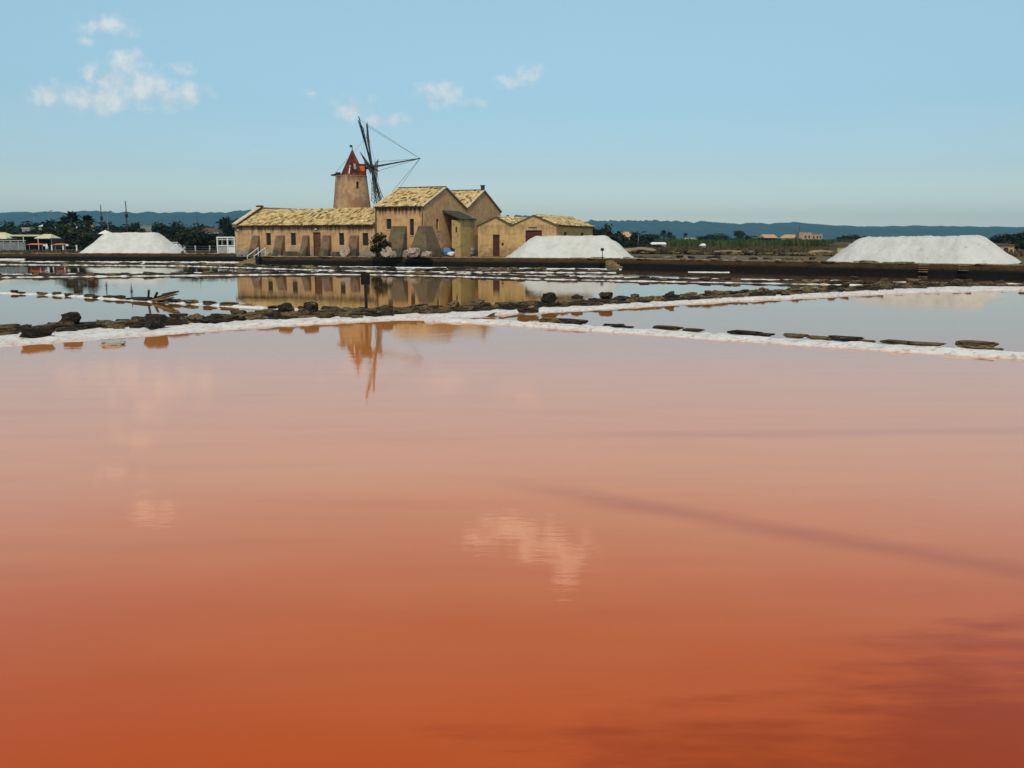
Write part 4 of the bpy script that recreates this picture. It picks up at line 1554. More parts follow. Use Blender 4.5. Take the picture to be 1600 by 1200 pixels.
x, y = lz(14.95, 1.05)
millstone(x, y, .62, .28, ROT - .1, .25, 'pale millstone leaning on the last buttress of the low building')
x, y = lz(20.3, 1.75)
millstone(x, y, .6, .4, ROT + .3, .35, 'pinkish millstone leaning between the bush and the mossy buttress')
for nm, s_, v_, sc_, rz_, lab in (('boulder', 20.95, 1.6, (.6, .5, .55), .3, 'small pale boulder right beside the pinkish millstone'),
                                  ('boulder', 22.55, 1.7, (.6, .5, .65), 1.0, 'pale round boulder at the foot of the corner buttress'),
                                  ('boulder', 23.45, 1.9, (1.05, .7, .85), .2, 'largest pale boulder in front of the corner buttress'),
                                  ('boulder', 24.75, 1.5, (.9, .7, .55), .8, 'low reddish boulder beside the largest pale boulder'),
                                  ('boulder', 5.2, 1.0, (.5, .4, .4), .2, 'small pale boulder at the second buttress of the low building')):
    x, y = lz(s_, v_)
    o = bpy.data.objects.new(nm, random.choice(ROCKS['pale']))
    COL.objects.link(o)
    o.location = (x, y, LAND - .04)
    o.scale = sc_
    o.rotation_euler = (0, 0, rz_)
    tag(o, lab, 'boulder', 'pale boulders before the houses')

# sacks by the pale porch
SACKS = [(simple_mat('blue_sack', (0.10, 0.17, 0.36), .3, 5), 'faded blue plastic sack lying against the pale porch', (-6.75, 93.6, .0), (.9, .7, .75)),
         (simple_mat('white_sack', (0.62, 0.62, 0.60), .15, 5), 'white plastic sack among the blue and black ones', (-6.35, 93.35, 0), (.7, .55, .45)),
         (simple_mat('navy_sack', (0.012, 0.02, 0.05), .3, 5), 'dark navy sack next to the faded blue one', (-6.0, 93.7, 0), (.9, .6, .9)),
         (M_black, 'black sack stacked at the porch corner', (-5.55, 93.8, 0), (.6, .5, .8))]
for k, (mt, lab, p, sc_) in enumerate(SACKS):
    me = rock_mesh(80 + k, False)
    me.materials.append(mt)
    me.shade_smooth()
    o = bpy.data.objects.new('sack', me)
    COL.objects.link(o)
    o.location = (p[0], p[1], LAND - .02)
    o.scale = sc_
    tag(o, lab, 'sack', 'sacks by the porch')
# grey oil drum in the corner
mb = MB()
mb.lathe([(0, 0), (.34, 0), (.34, .28), (.36, .30), (.34, .32), (.34, .58), (.36, .60), (.34, .62), (.34, .9), (.31, .9), (.31, .86), (0, .86)], 18)
o = mb.build('drum', simple_mat('grey_green_drum', (0.17, 0.17, 0.13), .3, 4, .6), None, True)
o.location = (-4.35, 95.6, LAND)
tag(o, 'grey green ribbed drum standing between the porch and the annexe', 'drum')


def sign(name, loc, pole_h, pw, ph, rz, label, r=.03):
    s_ = thing(name, label, 'sign', loc, rz)
    mb = MB()
    mb.tube((0, 0, -.15), (0, 0, pole_h), r, n=8)
    mb.build('pole', M_black, s_)
    mb = MB()
    mb.box((-pw / 2, -.045, pole_h - ph + .02), (pw / 2, -.015 - r * .6, pole_h + .02))
    p = mb.build('sign_panel', M_black, s_)
    return s_


sign('small_sign', (-4.72, 28.75, .1), 1.24, .29, .36, 0.1, 'dark square sign on a thin post on the stone bank', .05)
sign('small_sign', (8.35, 82.9, LAND), .95, .30, .25, -.1, 'little black sign on the quay edge before the salt heap', .035)

# ------------------------------------------------------------------ vegetation
def crown_mesh(seed, w, h, leaf, n, lobes=9, flat_=1.0):
    rnd = random.Random(seed)
    L = []
    for k in range(lobes):
        q = rnd.uniform(0, 2 * pi)
        rr = sqrt(rnd.random()) * w * .34
        z = rnd.uniform(.22, .78) * h
        sz = rnd.uniform(.16, .30) * (w + h) / 2 * (1.25 - abs(z / h - .45))
        L.append((Vector((rr * cos(q), rr * sin(q), z)), sz))
    mb = MB()
    for k in range(n):
        c, sz = rnd.choice(L)
        v = Vector((rnd.gauss(0, 1), rnd.gauss(0, 1), rnd.gauss(0, 1) * .85)).normalized()
        p = c + v * sz * (rnd.random() ** .45) * rnd.uniform(.8, 1.18)
        p.z = max(.02 * h, min(h * 1.04, p.z))
        a = leaf * rnd.uniform(.6, 1.35)
        nrm = (v + Vector((rnd.gauss(0, .6), rnd.gauss(0, .6), rnd.gauss(0, .6) + .25))).normalized()
        s_ = nrm.orthogonal().normalized()
        u_ = nrm.cross(s_)
        q = rnd.uniform(0, pi)
        s2 = s_ * cos(q) + u_ * sin(q)
        u2 = -s_ * sin(q) + u_ * cos(q)
        mb.poly([p - s2 * a, p - u2 * a * .55, p + s2 * a, p + u2 * a * .55])
    return mb.mesh('crown')


def trunk_mesh(seed, h, r):
    rnd = random.Random(seed)
    mb = MB()
    p = Vector((0, 0, -.1))
    segs = 3
    for k in range(segs):
        q = p + Vector((rnd.uniform(-.1, .1) * h, rnd.uniform(-.1, .1) * h, h / segs))
        mb.tube(p, q, r * (1 - k / segs * .6), r * (1 - (k + 1) / segs * .6), 7)
        p = q
    for k in range(4):
        q = rnd.uniform(0, 2 * pi)
        mb.tube((0, 0, h * .45), (cos(q) * h * .35, sin(q) * h * .35, h * rnd.uniform(.8, 1.0)), r * .4, r * .15, 5)
    return mb.mesh('trunk')


CROWNS = [crown_mesh(100 + k, 6.0, 5.0, .36, 1100, 8 + k % 4) for k in range(6)]
for k, me in enumerate(CROWNS):
    me.materials.append(M_leaf if k % 2 == 0 else M_leaf2)
TRUNKS = [trunk_mesh(200 + k, 3.0, .2) for k in range(3)]
for me in TRUNKS:
    me.materials.append(M_trunk)


def tree(x, y, w, h, k, name, label, cat, group, low=True):
    t = thing(name, label, cat, (x, y, LAND), random.uniform(0, 6.28), group)
    base = 0.0 if low else .25 * h
    c = link('crown', CROWNS[k % 6], None, t)
    c.location = (0, 0, base)
    c.scale = (w / 5.2, w / 5.2, (h - base) / 5.0)
    tr = link('trunk', TRUNKS[k % 3], None, t)
    tr.scale = (w / 6, w / 6, h / 5)
    return t


random.seed(21)
WOOD_FAR = 'far dark wood beyond the lido'
WOOD_MID = 'bushes behind the salt heap'
ZONES = {
    'wl': ('tree', 'dark round tree in the far wood beyond the white roofs', 'tree', 'far trees beyond the white roofs'),
    'wm': ('tree', 'dark green tree in the line of wood over the left salt heap', 'tree', 'trees in line above the far salt heap'),
    'tall': ('tree', 'tall dark tree rising beside the low building gable', 'tree', 'tall trees beside the low building'),
    'clump': ('tree', 'dense dark tree in the clump with the palms by the lido', 'tree', 'clump of trees round the palms'),
    'hedge': ('bush', 'dense low bush behind the concrete fence posts', 'bush', 'bushes behind the fence posts'),
    'heapb': ('bush', 'dark bush right behind the far salt heap', 'bush', 'bushes right behind the far salt heap'),
    'ax': ('tree', 'dark tree beyond the annexe and its salt heap', 'tree', 'trees beyond the annexe'),
    'axb': ('bush', 'dark bush just behind the salt heap by the annexe', 'bush', 'bushes behind the annexe salt heap'),
    'mid': ('tree', 'dark tree on the plain near the palms and far houses', 'tree', 'trees scattered among the far houses'),
    'scr': ('bush', 'low dark bush in the reed belt', 'bush', 'bushes in the reed belt'),
    'rh': ('tree', 'tree behind the broad salt heap, toward the hills', 'tree', 'trees behind the broad salt heap'),
    'edge': ('tree', 'dark tree past the end of the broad salt heap', 'tree', 'trees past the end of the broad salt heap'),
}
TREES = [(-187.7, 322, 10.2, 7.7, 'wl'), (-188.4, 336, 7.3, 8.7, 'wl'), (-179.0, 329, 8.5, 8.1, 'wl'), (-192.2, 364, 8.4, 9.6, 'wl'), (-167.0, 322, 7.0, 8.2, 'wl'), (-127.6, 252, 5.1, 7.1, 'clump'),
         (-81.8, 165, 3.8, 5.6, 'clump'), (-74.3, 155, 3.8, 5.0, 'clump'), (-70.4, 150, 3.6, 4.4, 'clump'), (-70.3, 140, 3.4, 2.6, 'clump'), (-67.3, 138, 3.4, 3.0, 'clump'), (-64.4, 136, 3.1, 2.8, 'clump'), (-78, 160, 4.2, 4.6, 'clump'), (-75.5, 152, 4.0, 3.8, 'clump'), (-72.2, 148, 3.8, 3.4, 'clump'), (-68.2, 144, 4.0, 3.6, 'clump'), (-82.5, 158, 4.0, 3.6, 'clump'), (-87, 172, 4.4, 4.0, 'clump'), (-62.3, 134, 3.1, 2.0, 'heapb'),
         (-145.2, 322, 7.0, 8.4, 'wm'), (-141.3, 322, 3.7, 7.5, 'wm'), (-131.3, 308, 5.8, 7.5, 'wm'), (-115.8, 280, 6.1, 7.7, 'wm'), (-105.4, 266, 5.8, 6.7, 'wm'), (-99.4, 259, 6.0, 7.1, 'wm'), (-98.3, 266, 4.6, 7.2, 'wm'),
         (-99.4, 280, 5.7, 7.3, 'wm'), (-99.7, 294, 5.9, 7.4, 'wm'), (-105.2, 322, 5.1, 7.1, 'wm'), (-83.5, 266, 5.0, 8.2, 'tall'), (-85.1, 280, 6.9, 9.1, 'tall'),
         (-64.1, 160, 3.9, 3.2, 'heapb'), (-63.1, 165, 3.8, 3.7, 'heapb'), (-49.7, 138, 3.6, 3.0, 'hedge'), (-46.2, 134, 3.3, 3.1, 'hedge'), (-44.6, 136, 3.2, 2.9, 'hedge'), (-47.0, 150, 2.6, 2.7, 'hedge'), (-51.2, 143, 3.0, 2.5, 'hedge'), (-42.3, 137, 2.8, 2.2, 'hedge'),
         (-158.6, 280, 6.6, 5.6, 'wl'), (-152, 285, 7, 5.2, 'wl'), (-166, 290, 7, 5.6, 'wl'), (-126, 262, 6, 5.0, 'wl'), (-118, 258, 6, 5.2, 'wl'), (-172, 300, 7, 6.2, 'wl'), (-90, 250, 6, 5.4, 'wm'), (-110, 262, 6, 5.6, 'wm'), (-122, 275, 6, 6.2, 'wm'), (-57.5, 165, 4, 3.0, 'heapb'), (-53.5, 160, 4, 2.8, 'heapb'), (-144.7, 266, 6.6, 5.0, 'wl'), (-135.1, 259, 6.6, 4.9, 'wl'), (-73.8, 170, 3.9, 4.0, 'heapb'), (-69.5, 165, 3.8, 3.7, 'heapb'),
         (17.7, 190, 3.2, 4.8, 'ax'), (19.8, 195, 3.3, 5.1, 'ax'), (22.6, 200, 3.4, 4.7, 'ax'), (22.3, 180, 3.1, 2.7, 'ax'), (26.9, 190, 3.3, 3.7, 'ax'), (28.5, 190, 2.7, 3.0, 'ax'),
         (73.0, 460, 5.3, 5.5, 'mid'), (93.8, 520, 3.0, 4.6, 'mid'), (112.2, 520, 9.8, 5.3, 'mid'), (123.5, 540, 10.1, 6.2, 'mid'), (124.3, 480, 3.5, 5.0, 'mid'), (129.5, 485, 5.0, 4.2, 'mid'),
         (81.3, 360, 6.8, 2.6, 'scr'), (52, 340, 6, 2.4, 'scr'), (60, 350, 7, 2.6, 'scr'), (98, 380, 7, 2.8, 'scr'), (112, 390, 7, 2.5, 'scr'), (121, 380, 6, 2.3, 'scr'), (45, 330, 5, 2.6, 'scr'), (104, 440, 7, 3.6, 'mid'), (116, 450, 8, 3.8, 'mid'), (66, 440, 6, 3.4, 'mid'), (90, 455, 6, 3.2, 'mid'), (137, 470, 6, 2.8, 'mid'), (144, 475, 6, 2.8, 'mid'), (176, 480, 7, 3.4, 'mid'), (184, 485, 7, 3.6, 'mid'), (77.9, 400, 8.1, 2.2, 'scr'), (66.9, 380, 8.8, 1.6, 'scr'), (130.4, 480, 9.4, 3.3, 'mid'), (167.3, 490, 8.0, 2.6, 'mid'), (131.3, 400, 5.2, 2.0, 'scr'),
         (147.2, 400, 4.6, 4.2, 'rh'), (151.2, 400, 6.9, 4.5, 'rh'), (164.2, 420, 6.1, 4.0, 'rh'), (178.1, 440, 7.0, 3.2, 'rh'), (200, 440, 7.0, 3.0, 'rh'), (228, 450, 8.0, 3.1, 'rh'),
         (122.3, 230, 3.9, 2.9, 'edge'), (108.9, 200, 3.6, 3.2, 'edge'), (106.2, 190, 3.8, 3.0, 'edge'), (103.0, 180, 3.6, 3.4, 'edge'), (99.3, 170, 3.8, 3.1, 'edge'), (85.4, 150, 3.2, 1.8, 'edge'), (104.5, 172, 4.2, 3.4, 'edge'), (114, 205, 4.6, 3.5, 'edge'),
         (15.8, 150, 3.5, 2.7, 'axb'), (12.1, 140, 3.0, 2.0, 'axb'), (18.2, 150, 3.6, 1.9, 'axb'), (21.0, 152, 3.6, 1.5, 'axb'), (24.0, 156, 3.6, 1.3, 'axb')]
ORD = 'first second third fourth fifth sixth seventh eighth ninth tenth eleventh twelfth thirteenth fourteenth fifteenth sixteenth'.split()
PLACE = {'wl': 'far wood beyond the white roofs', 'wm': 'wood above the far salt heap', 'tall': 'tall pair beside the low building', 'clump': 'palm clump by the lido',
         'hedge': 'hedge behind the fence posts', 'heapb': 'row right behind the far salt heap', 'ax': 'group beyond the annexe', 'axb': 'row behind the annexe salt heap',
         'mid': 'scatter among the far houses', 'scr': 'reed belt', 'rh': 'row behind the broad salt heap', 'edge': 'group past the broad salt heap'}
for i, (x, y, w, h, zn) in enumerate(TREES):
    nm, lab, cat, grp = ZONES[zn]
    mates = sorted((b[0] / b[1] for b in TREES if b[4] == zn))
    k = mates.index(x / y)
    if len(mates) <= len(ORD):
        lab = 'dark %s, %s from the left in the %s' % (nm, ORD[k], PLACE[zn])
    tree(x, y, w * 1.35, h, i, nm, lab, cat, grp)

# umbrella pine on the plain
pt = thing('umbrella_pine', 'broad flat topped pine on the plain between the palms and far houses', 'tree', (126.5, 500, LAND))
me = crown_mesh(311, 9.0, 3.6, .5, 1300, 10)
me.materials.append(M_leaf)
c = link('crown', me, None, pt)
c.location = (0, 0, 3.3)
mb = MB()
mb.tube((0, 0, -.1), (.3, 0, 4.2), .3, .2, 8)
for q in range(5):
    mb.tube((.2, 0, 3.2), (cos(q * 1.26) * 2.8, sin(q * 1.26) * 2.8, 5.2), .13, .05, 5)
mb.build('trunk', M_trunk, pt)

# bush between the two houses
bt = thing('bush', 'dark glossy bush at the corner where low building and tall house meet', 'bush', (-13.45, 90.2, LAND))
for k, (dx, w, h) in enumerate(((0, 1.7, 2.6), (.75, 1.2, 1.9))):
    me = crown_mesh(330 + k, w, h, .13, 800, 9)
    me.materials.append(M_leaf)
    c = link('crown', me, None, bt)
    c.location = (dx, 0, 0.05)
mb = MB()
mb.tube((0, 0, -.1), (.1, 0, 1.3), .07, .04, 6)
mb.tube((.6, 0, -.1), (.75, 0, 1.0), .05, .03, 6)
mb.build('trunk', M_trunk, bt)


def palm(x, y, h, fr, n, skirt, label, group, seed):
    rnd = random.Random(seed)
    t = thing('palm_tree', label, 'palm tree', (x, y, LAND), 0, group)
    mb = MB()
    ht = h - fr * .55
    mb.tube((0, 0, -.1), (.05 * h, 0, ht), .24, .17, 8)
    mb.build('trunk', M_trunk, t)
    mb = MB()
    for k in range(n):
        az = rnd.uniform(0, 2 * pi)
        el = rnd.uniform(-.9 if skirt else -.35, 1.35)
        L = fr * rnd.uniform(.8, 1.05)
        d = Vector((cos(az) * cos(el), sin(az) * cos(el), sin(el)))
        sd = Vector((-sin(az), cos(az), 0))
        p = Vector((.05 * h, 0, ht))
        prev = None
        wd = L * .17
        for q in range(6):
            f = q / 5
            pp = p + d * L * f + Vector((0, 0, -L * .38 * f * f))
            w = wd * sin(pi * min(1, .12 + f * .88)) + .02
            cur = (pp - sd * w + Vector((0, 0, -w * .5)), pp, pp + sd * w + Vector((0, 0, -w * .5)))
            if prev:
                mb.poly([prev[0], prev[1], cur[1], cur[0]])
                mb.poly([prev[1], prev[2], cur[2], cur[1]])
            prev = cur
    mb.build('crown', M_leaf, t)
    return t


palm(75.5, 450, 6.9, 2.9, 70, True, 'tallest bushy palm on the plain, left of a close pair', 'palms on the plain', 1)
palm(79.3, 455, 6.1, 2.6, 70, True, 'second bushy palm of the close pair on the plain', 'palms on the plain', 2)
palm(84.6, 440, 5.4, 2.0, 28, False, 'slender small palm standing alone past the bushy pair', 'palms on the plain', 3)
palm(-79.3, 162, 6.9, 2.3, 34, False, 'tallest palm in the clump beside the lido', 'palms by the lido', 4)
palm(-74.9, 158, 6.2, 2.0, 34, False, 'palm at the end of the lido clump, beside the red and yellow sign', 'palms by the lido', 5)
palm(-85.6, 172, 6.4, 2.1, 30, False, 'palm at the outer side of the lido clump, above the white house', 'palms by the lido', 6)


def blades(name, zone, n, hmin, hmax, w, mat, label, seed):
    rnd = random.Random(seed)
    mb = MB()
    for k in range(n):
        x, y = zone(rnd)
        h = rnd.uniform(hmin, hmax) * (0.7 + .6 * (mnoise.noise(Vector((x * .13, y * .05, seed))) + .3))
        q = rnd.uniform(0, pi)
        dx, dy = cos(q) * w, sin(q) * w
        lx, ly = rnd.uniform(-.25, .25) * h, rnd.uniform(-.25, .25) * h
        mb.poly([(x - dx, y - dy, LAND - .05), (x + dx, y + dy, LAND - .05), (x + lx + dx * .4, y + ly, LAND + h), (x + lx - dx * .4, y + ly, LAND + h * .9)])
    o = mb.build(name, mat)
    return tag(o, label, None, None, 'stuff')


blades('reeds', lambda r: (lambda y: (y * r.uniform(.125, .40), y))(r.uniform(190, 330)), 15000, 1.0, 2.1, .3, M_reed, 'belt of olive green reeds behind the broken wall', 3)
blades('dry_grass', lambda r: (lambda y: (y * r.uniform(.1, .46), y))(r.uniform(125, 190)), 9000, .25, .7, .22, M_scrub, 'dry brown scrub behind the quay', 4)
blades('dry_grass', lambda r: (lambda y: (y * r.uniform(-.60, -.33), y))(r.uniform(121, 140)), 3000, .15, .5, .16, M_scrub, 'dry grass behind the far quay', 5)
blades('dry_grass', lambda r: (lambda s: (-30.5 + s * .92 + r.uniform(-.5, 1.0) * -.39, 99.2 - s * .39 - r.uniform(.1, 1.6)))(r.uniform(-1, 26)), 260, .12, .35, .05, M_scrub, 'tufts of dry grass at the foot of the houses', 6)
blades('dry_grass', lambda r: (lambda y: (y * r.uniform(.40, .75), y))(r.uniform(90, 190)), 5000, .2, .6, .2, M_scrub, 'dry brown scrub past the broad salt heap', 7)

# ------------------------------------------------------------------ broken wall and rubble behind the quay
rw = thing('rubble_wall', 'broken dry stone wall of brown blocks running behind the quay', 'stone wall', (0, 0, 0))
RW = [(15.2, 112), (20, 108), (27, 101), (33, 96), (40, 92)]
random.seed(31)
nn = 0
for off, z in ((0, LAND - .05), (.35, LAND - .05), (.1, LAND + .17)):
    s = 0
    L_ = sum(math.dist(a, b) for a, b in zip(RW[:-1], RW[1:]))
    while s < L_:
        (x, y), a = along(RW, s)
        l = random.uniform(.45, 1.0)
        if random.random() > (.12 if z < LAND else .45):
            stone(rw, x - sin(a) * off, y + cos(a) * off, z + random.uniform(-.05, .08), (l, .6, random.uniform(.22, .36)), a + random.uniform(-.2, .2), random.choice(('dark', 'dark', 'mid', 'mid')), tilt=.1)
            nn += 1
        s += l * random.uniform(.9, 1.3)
rw2 = thing('rubble_wall', 'low line of loose pale and brown stones close behind the quay edge', 'stone wall', (0, 0, 0))
RW2 = [(11.5, 90), (16, 85.5), (22, 80.5), (26, 77)]
L_ = sum(math.dist(a, b) for a, b in zip(RW2[:-1], RW2[1:]))
s = 0
while s < L_:
    (x, y), a = along(RW2, s)
    l = random.uniform(.3, .9)
    if random.random() > .3:
        stone(rw2, x + random.uniform(-.8, .8), y + random.uniform(-.8, .8), LAND - .04, (l, .5, random.uniform(.12, .3)), a + random.uniform(-.5, .5), random.choice(('dark', 'mid', 'mid', 'pale')), tilt=.1)
    s += l * random.uniform(.8, 1.4)
M_earth = simple_mat('dry_earth', (0.30, 0.22, 0.13), .3, 1.5, bmp=.5)
for (x, y, sx, h, lab) in ((17.3, 122, 3.4, .62, 'pale earth mound just past the annexe salt heap'), (34.8, 101, 2.6, .5, 'pale earth mound behind the broken wall, toward the far houses'), (29.0, 118, 5.0, .35, 'low flat earth mound in the middle of the scrub')):
    me = rock_mesh(int(x * 10), False)
    me.materials.append(M_earth)
    me.shade_smooth()
    o = bpy.data.objects.new('earth_mound', me)
    COL.objects.link(o)
    o.location = (x, y, LAND - .15)
    o.scale = (sx, sx * .6, h + .15)
    tag(o, lab, 'earth mound', 'earth mounds behind the quay')

# ------------------------------------------------------------------ far houses
M_hw = [simple_mat('far_wall_white', (0.62, 0.60, 0.55), .1, 1), simple_mat('far_wall_ochre', (0.42, 0.30, 0.17), .15, 1), simple_mat('far_wall_pink', (0.42, 0.27, 0.18), .15, 1), simple_mat('far_wall_grey', (0.25, 0.24, 0.22), .15, 1)]
M_rt = simple_mat('far_roof_tile', (0.50, 0.30, 0.14), .25, 2)
M_rt_dark = simple_mat('far_roof_dark', (0.10, 0.055, 0.035), .25, 2)


def house(x, y, w, d, h, rh, rz, wall, roof, label, wins=(), hip=True, name='house', group='houses on the plain', cat='house'):
    t = thing(name, label, cat, (x, y, LAND - .1), rz, group)
    mb = MB()
    mb.box((-w / 2, 0, 0), (w / 2, d, h))
    mb.build('wall', wall, t)
    mb = MB()
    o = .25
    if rh > 0:
        k = w * .25 if hip else 0
        mb.hull([(-w / 2 - o, -o, h + .003), (w / 2 + o, -o, h + .003), (w / 2 + o, d + o, h + .003), (-w / 2 - o, d + o, h + .003), (-w / 2 - o + k, d / 2, h + rh), (w / 2 + o - k, d / 2, h + rh)],
                [(0, 3, 2, 1), (0, 1, 5, 4), (2, 3, 4, 5), (1, 2, 5), (3, 0, 4)])
    else:
        mb.box((-w / 2 - o * .4, -o * .4, h + .003), (w / 2 + o * .4, d + o * .4, h + .2))
    mb.build('roof', roof, t)
    for (wx, wz, ww, wh) in wins:
        f = MB()
        f.box((wx - .06, -.05, wz - .06), (wx + ww + .06, -.003, wz + wh + .06))
        wn = f.build('window', wall, t)
        g = MB()
        g.box((wx, -.065, wz), (wx + ww, -.0525, wz + wh))
        g.build('pane', M_glass_dark, wn)
    return t


house(-109, 220, 5.6, 5, 4.9, 0, .1, M_hw[0], M_white, 'white flat roofed house with wide dark opening, behind the lido clump', [(-1.6, 2.9, 3.2, 1.7)])
house(-84.3, 250, 5.2, 4, 4.2, 1.1, 0, M_hw[0], M_rt_dark, 'low house with reddish roof above the fence bushes', [(-1.5, 2.9, .8, .9), (.8, 2.9, .8, .9)])
house(-106.5, 262, 3.2, 4, 5.9, .0, 0, M_hw[3], M_hw[3], 'small grey house half hidden over the far salt heap', [(-.8, 4.2, .6, .9)])
house(-162, 300, 2.6, 3, 5.8, 0, 0, M_hw[3], M_white, 'tiny white roof among the trees, lower of two')
house(-158.6, 305, 3.4, 3, 6.5, .6, 0, M_hw[3], M_white, 'tiny white pitched roof among the trees, upper of two')
house(28.1, 220, 2.7, 3, 2.6, 1.3, .2, M_hw[1], M_rt, 'little house with sunlit orange roof beyond the annexe salt heap', [(-.6, 1.3, .5, .7)])
house(30.3, 232, 3.2, 3, 3.4, .6, 0, M_rt_dark, M_rt_dark, 'dark shed with flat pitched roof next to the orange roofed house')
house(150, 520, 8.6, 7, 3.3, 2.0, .35, M_rt_dark, M_rt, 'dark walled far house with sunlit tiled roof, left of the pink block', [], False)
house(157.7, 510, 10.4, 7, 3.2, 2.0, -.2, M_hw[2], M_rt, 'low far house with wide tiled roof, touching the pink block', [(-3, 1.3, 1, 1.1), (1, 1.3, 1, 1.1)])
house(163.2, 500, 7.0, 8, 6.2, 0, -.05, M_hw[2], M_hw[2], 'tallest square block of the far pinkish building', [(-.5, 3.3, .9, 1.2), (1.6, 3.3, .9, 1.2)])
house(169.9, 501, 6.0, 7, 5.2, 0, -.05, M_hw[2], M_hw[1], 'lower wing of the far pinkish building with several windows', [(-2.2, 3.0, .9, 1.2), (-.2, 3.0, .9, 1.2), (1.5, 3.0, .9, 1.2), (-2.2, .9, .9, 1.1), (-.2, .9, .9, 1.1)])
house(129.9, 478, 6.2, 5, 2.2, 1.4, 0, M_hw[3], M_rt_dark, 'dark low house under the trees left of the far house row', [(-1.5, .8, .8, .9)])
house(83.5, 420, 7.5, 6, 1.9, 1.2, 0, M_hw[3], M_hw[3], 'grey rounded shed right of the three palms')
house(41.8, 112, 2.3, 4, 1.15, .42, -.1, simple_mat('yellow_shed_wall', (0.42, 0.35, 0.16), .2, 2), M_rt_dark, 'small yellow walled shed beside the broad salt heap', [(.3, .35, .5, .6)])
house(61.6, 112, 2.1, 4, 1.25, .15, -.1, M_hw[1], M_rt_dark, 'small ochre shed past the end of the broad salt heap', [(-.2, .4, .5, .5)])
mb = MB()
mb.box((131.5, 470, 0), (157, 470.4, 1.7))
tag(mb.build('garden_wall', M_hw[2]), 'long pinkish garden wall in front of the far houses', 'wall')
mb = MB()
mb.box((96, 425, 0), (108, 425.4, 2.1))
tag(mb.build('garden_wall', M_hw[3]), 'grey garden wall under the far round trees', 'wall')
# white sheds in the reeds
for (x, y, w, h, lab) in ((28.1, 172, 2.8, .95, 'long white low greenhouse roof at the edge of the reeds'), (36.7, 172, .8, .7, 'tiny white hut alone in the reeds')):
    t = thing('white_shed', lab, 'shed', (x, y, LAND), 0)
    mb = MB()
    mb.box((-w / 2, 0, 0), (w / 2, 2, h))
    mb.build('wall', M_hw[3], t)
    mb = MB()
    mb.hull([(-w / 2 - .1, -.1, h + .003), (w / 2 + .1, -.1, h + .003), (w / 2 + .1, 2.1, h + .003), (-w / 2 - .1, 2.1, h + .003), (-w / 2 + .2, .9, h + .4), (w / 2, .9, h + .4), (w / 2, 1.1, h + .4), (-w / 2 + .2, 1.1, h + .4)],
            [(0, 3, 2, 1), (4, 5, 6, 7), (0, 1, 5, 4), (1, 2, 6, 5), (2, 3, 7, 6), (3, 0, 4, 7)])
    mb.build('roof', M_white, t)
# pergola beside the far block
pg = thing('pergola', 'dark open pergola standing beside the far pinkish block', 'pergola', (170.5, 480, LAND - .1))
for k in range(4):
    mb = MB()
    mb.box((-3.6 + k * 2.35, 0, 0), (-3.3 + k * 2.35, .3, 1.8))
    mb.build('post', M_wood_dark, pg)
mb = MB()
mb.box((-3.8, -.2, 1.803), (4.0, 3, 2.05))
mb.build('beam_roof', M_wood_dark, pg)

# ------------------------------------------------------------------ lido on the far quay
def canopy_hip(parent, x0, x1, y0, y1, ze, zr, mat):
    mb = MB()
    xm, ym = (x0 + x1) / 2, (y0 + y1) / 2
    k = (x1 - x0) * .25
    mb.hull([(x0, y0, ze), (x1, y0, ze), (x1, y1, ze), (x0, y1, ze), (xm - k, ym, zr), (xm + k, ym, zr), (x0, y0, ze - .12), (x1, y0, ze - .12), (x1, y1, ze - .12), (x0, y1, ze - .12)],
            [(0, 1, 5, 4), (1, 2, 5), (2, 3, 4, 5), (3, 0, 4), (0, 6, 7, 1), (1, 7, 8, 2), (2, 8, 9, 3), (3, 9, 6, 0), (6, 9, 8, 7)])
    return mb.build('canopy', mat, parent)


M_canvas = simple_mat('cream_canvas', (0.62, 0.56, 0.36), .12, 1.5)
pv = thing('lido_pavilion', 'long lido pavilion with cream canvas canopies on thin posts', 'pavilion', (-72.5, 131, LAND))
canopy_hip(pv, -6.4, -.9, -.5, 4, 2.0, 2.85, M_canvas)
canopy_hip(pv, 3.0, 5.3, -.2, 3, 2.05, 2.6, M_canvas)
mb = MB()
mb.box((-3.2, 1.0, 2.28), (3.1, 5, 2.52))
mb.build('flat_roof', M_canvas, pv)
for xx in (-5.8, -3.2, -1.2, .8, 2.95, 4.9):
    mb = MB()
    mb.tube((xx, .9, 0), (xx, .9, 2.26), .05)
    mb.build('post', M_white, pv)
mb = MB()
mb.box((-6.4, 4.1, 0), (5.2, 4.4, 2.1))
mb.build('back_wall', M_black, pv)
sc_ = thing('glass_screen', 'grey glazed wind screen in white frames before the lido pavilion', 'screen', (-72, 128, LAND))
M_pane = simple_mat('milky_pane', (0.16, 0.19, 0.19), .25, 1.0, .2, .5)
for k in range(6):
    mb = MB()
    x0 = -3.6 + k * 1.05
    mb.box((x0 + .05, 0, .2), (x0 + 1.0, .03, 1.45))
    mb.build('pane', M_pane, sc_)
    mb = MB()
    mb.box((x0 - .04, -.04, 0), (x0 + .04, .07, 1.6))
    mb.build('post', M_concrete, sc_)
mb = MB()
mb.box((-3.7, -.05, 1.603), (2.75, .08, 1.72))
mb.build('top_rail', M_concrete, sc_)
M_awn = simple_mat('orange_awning', (0.55, 0.16, 0.06), .2, 2)
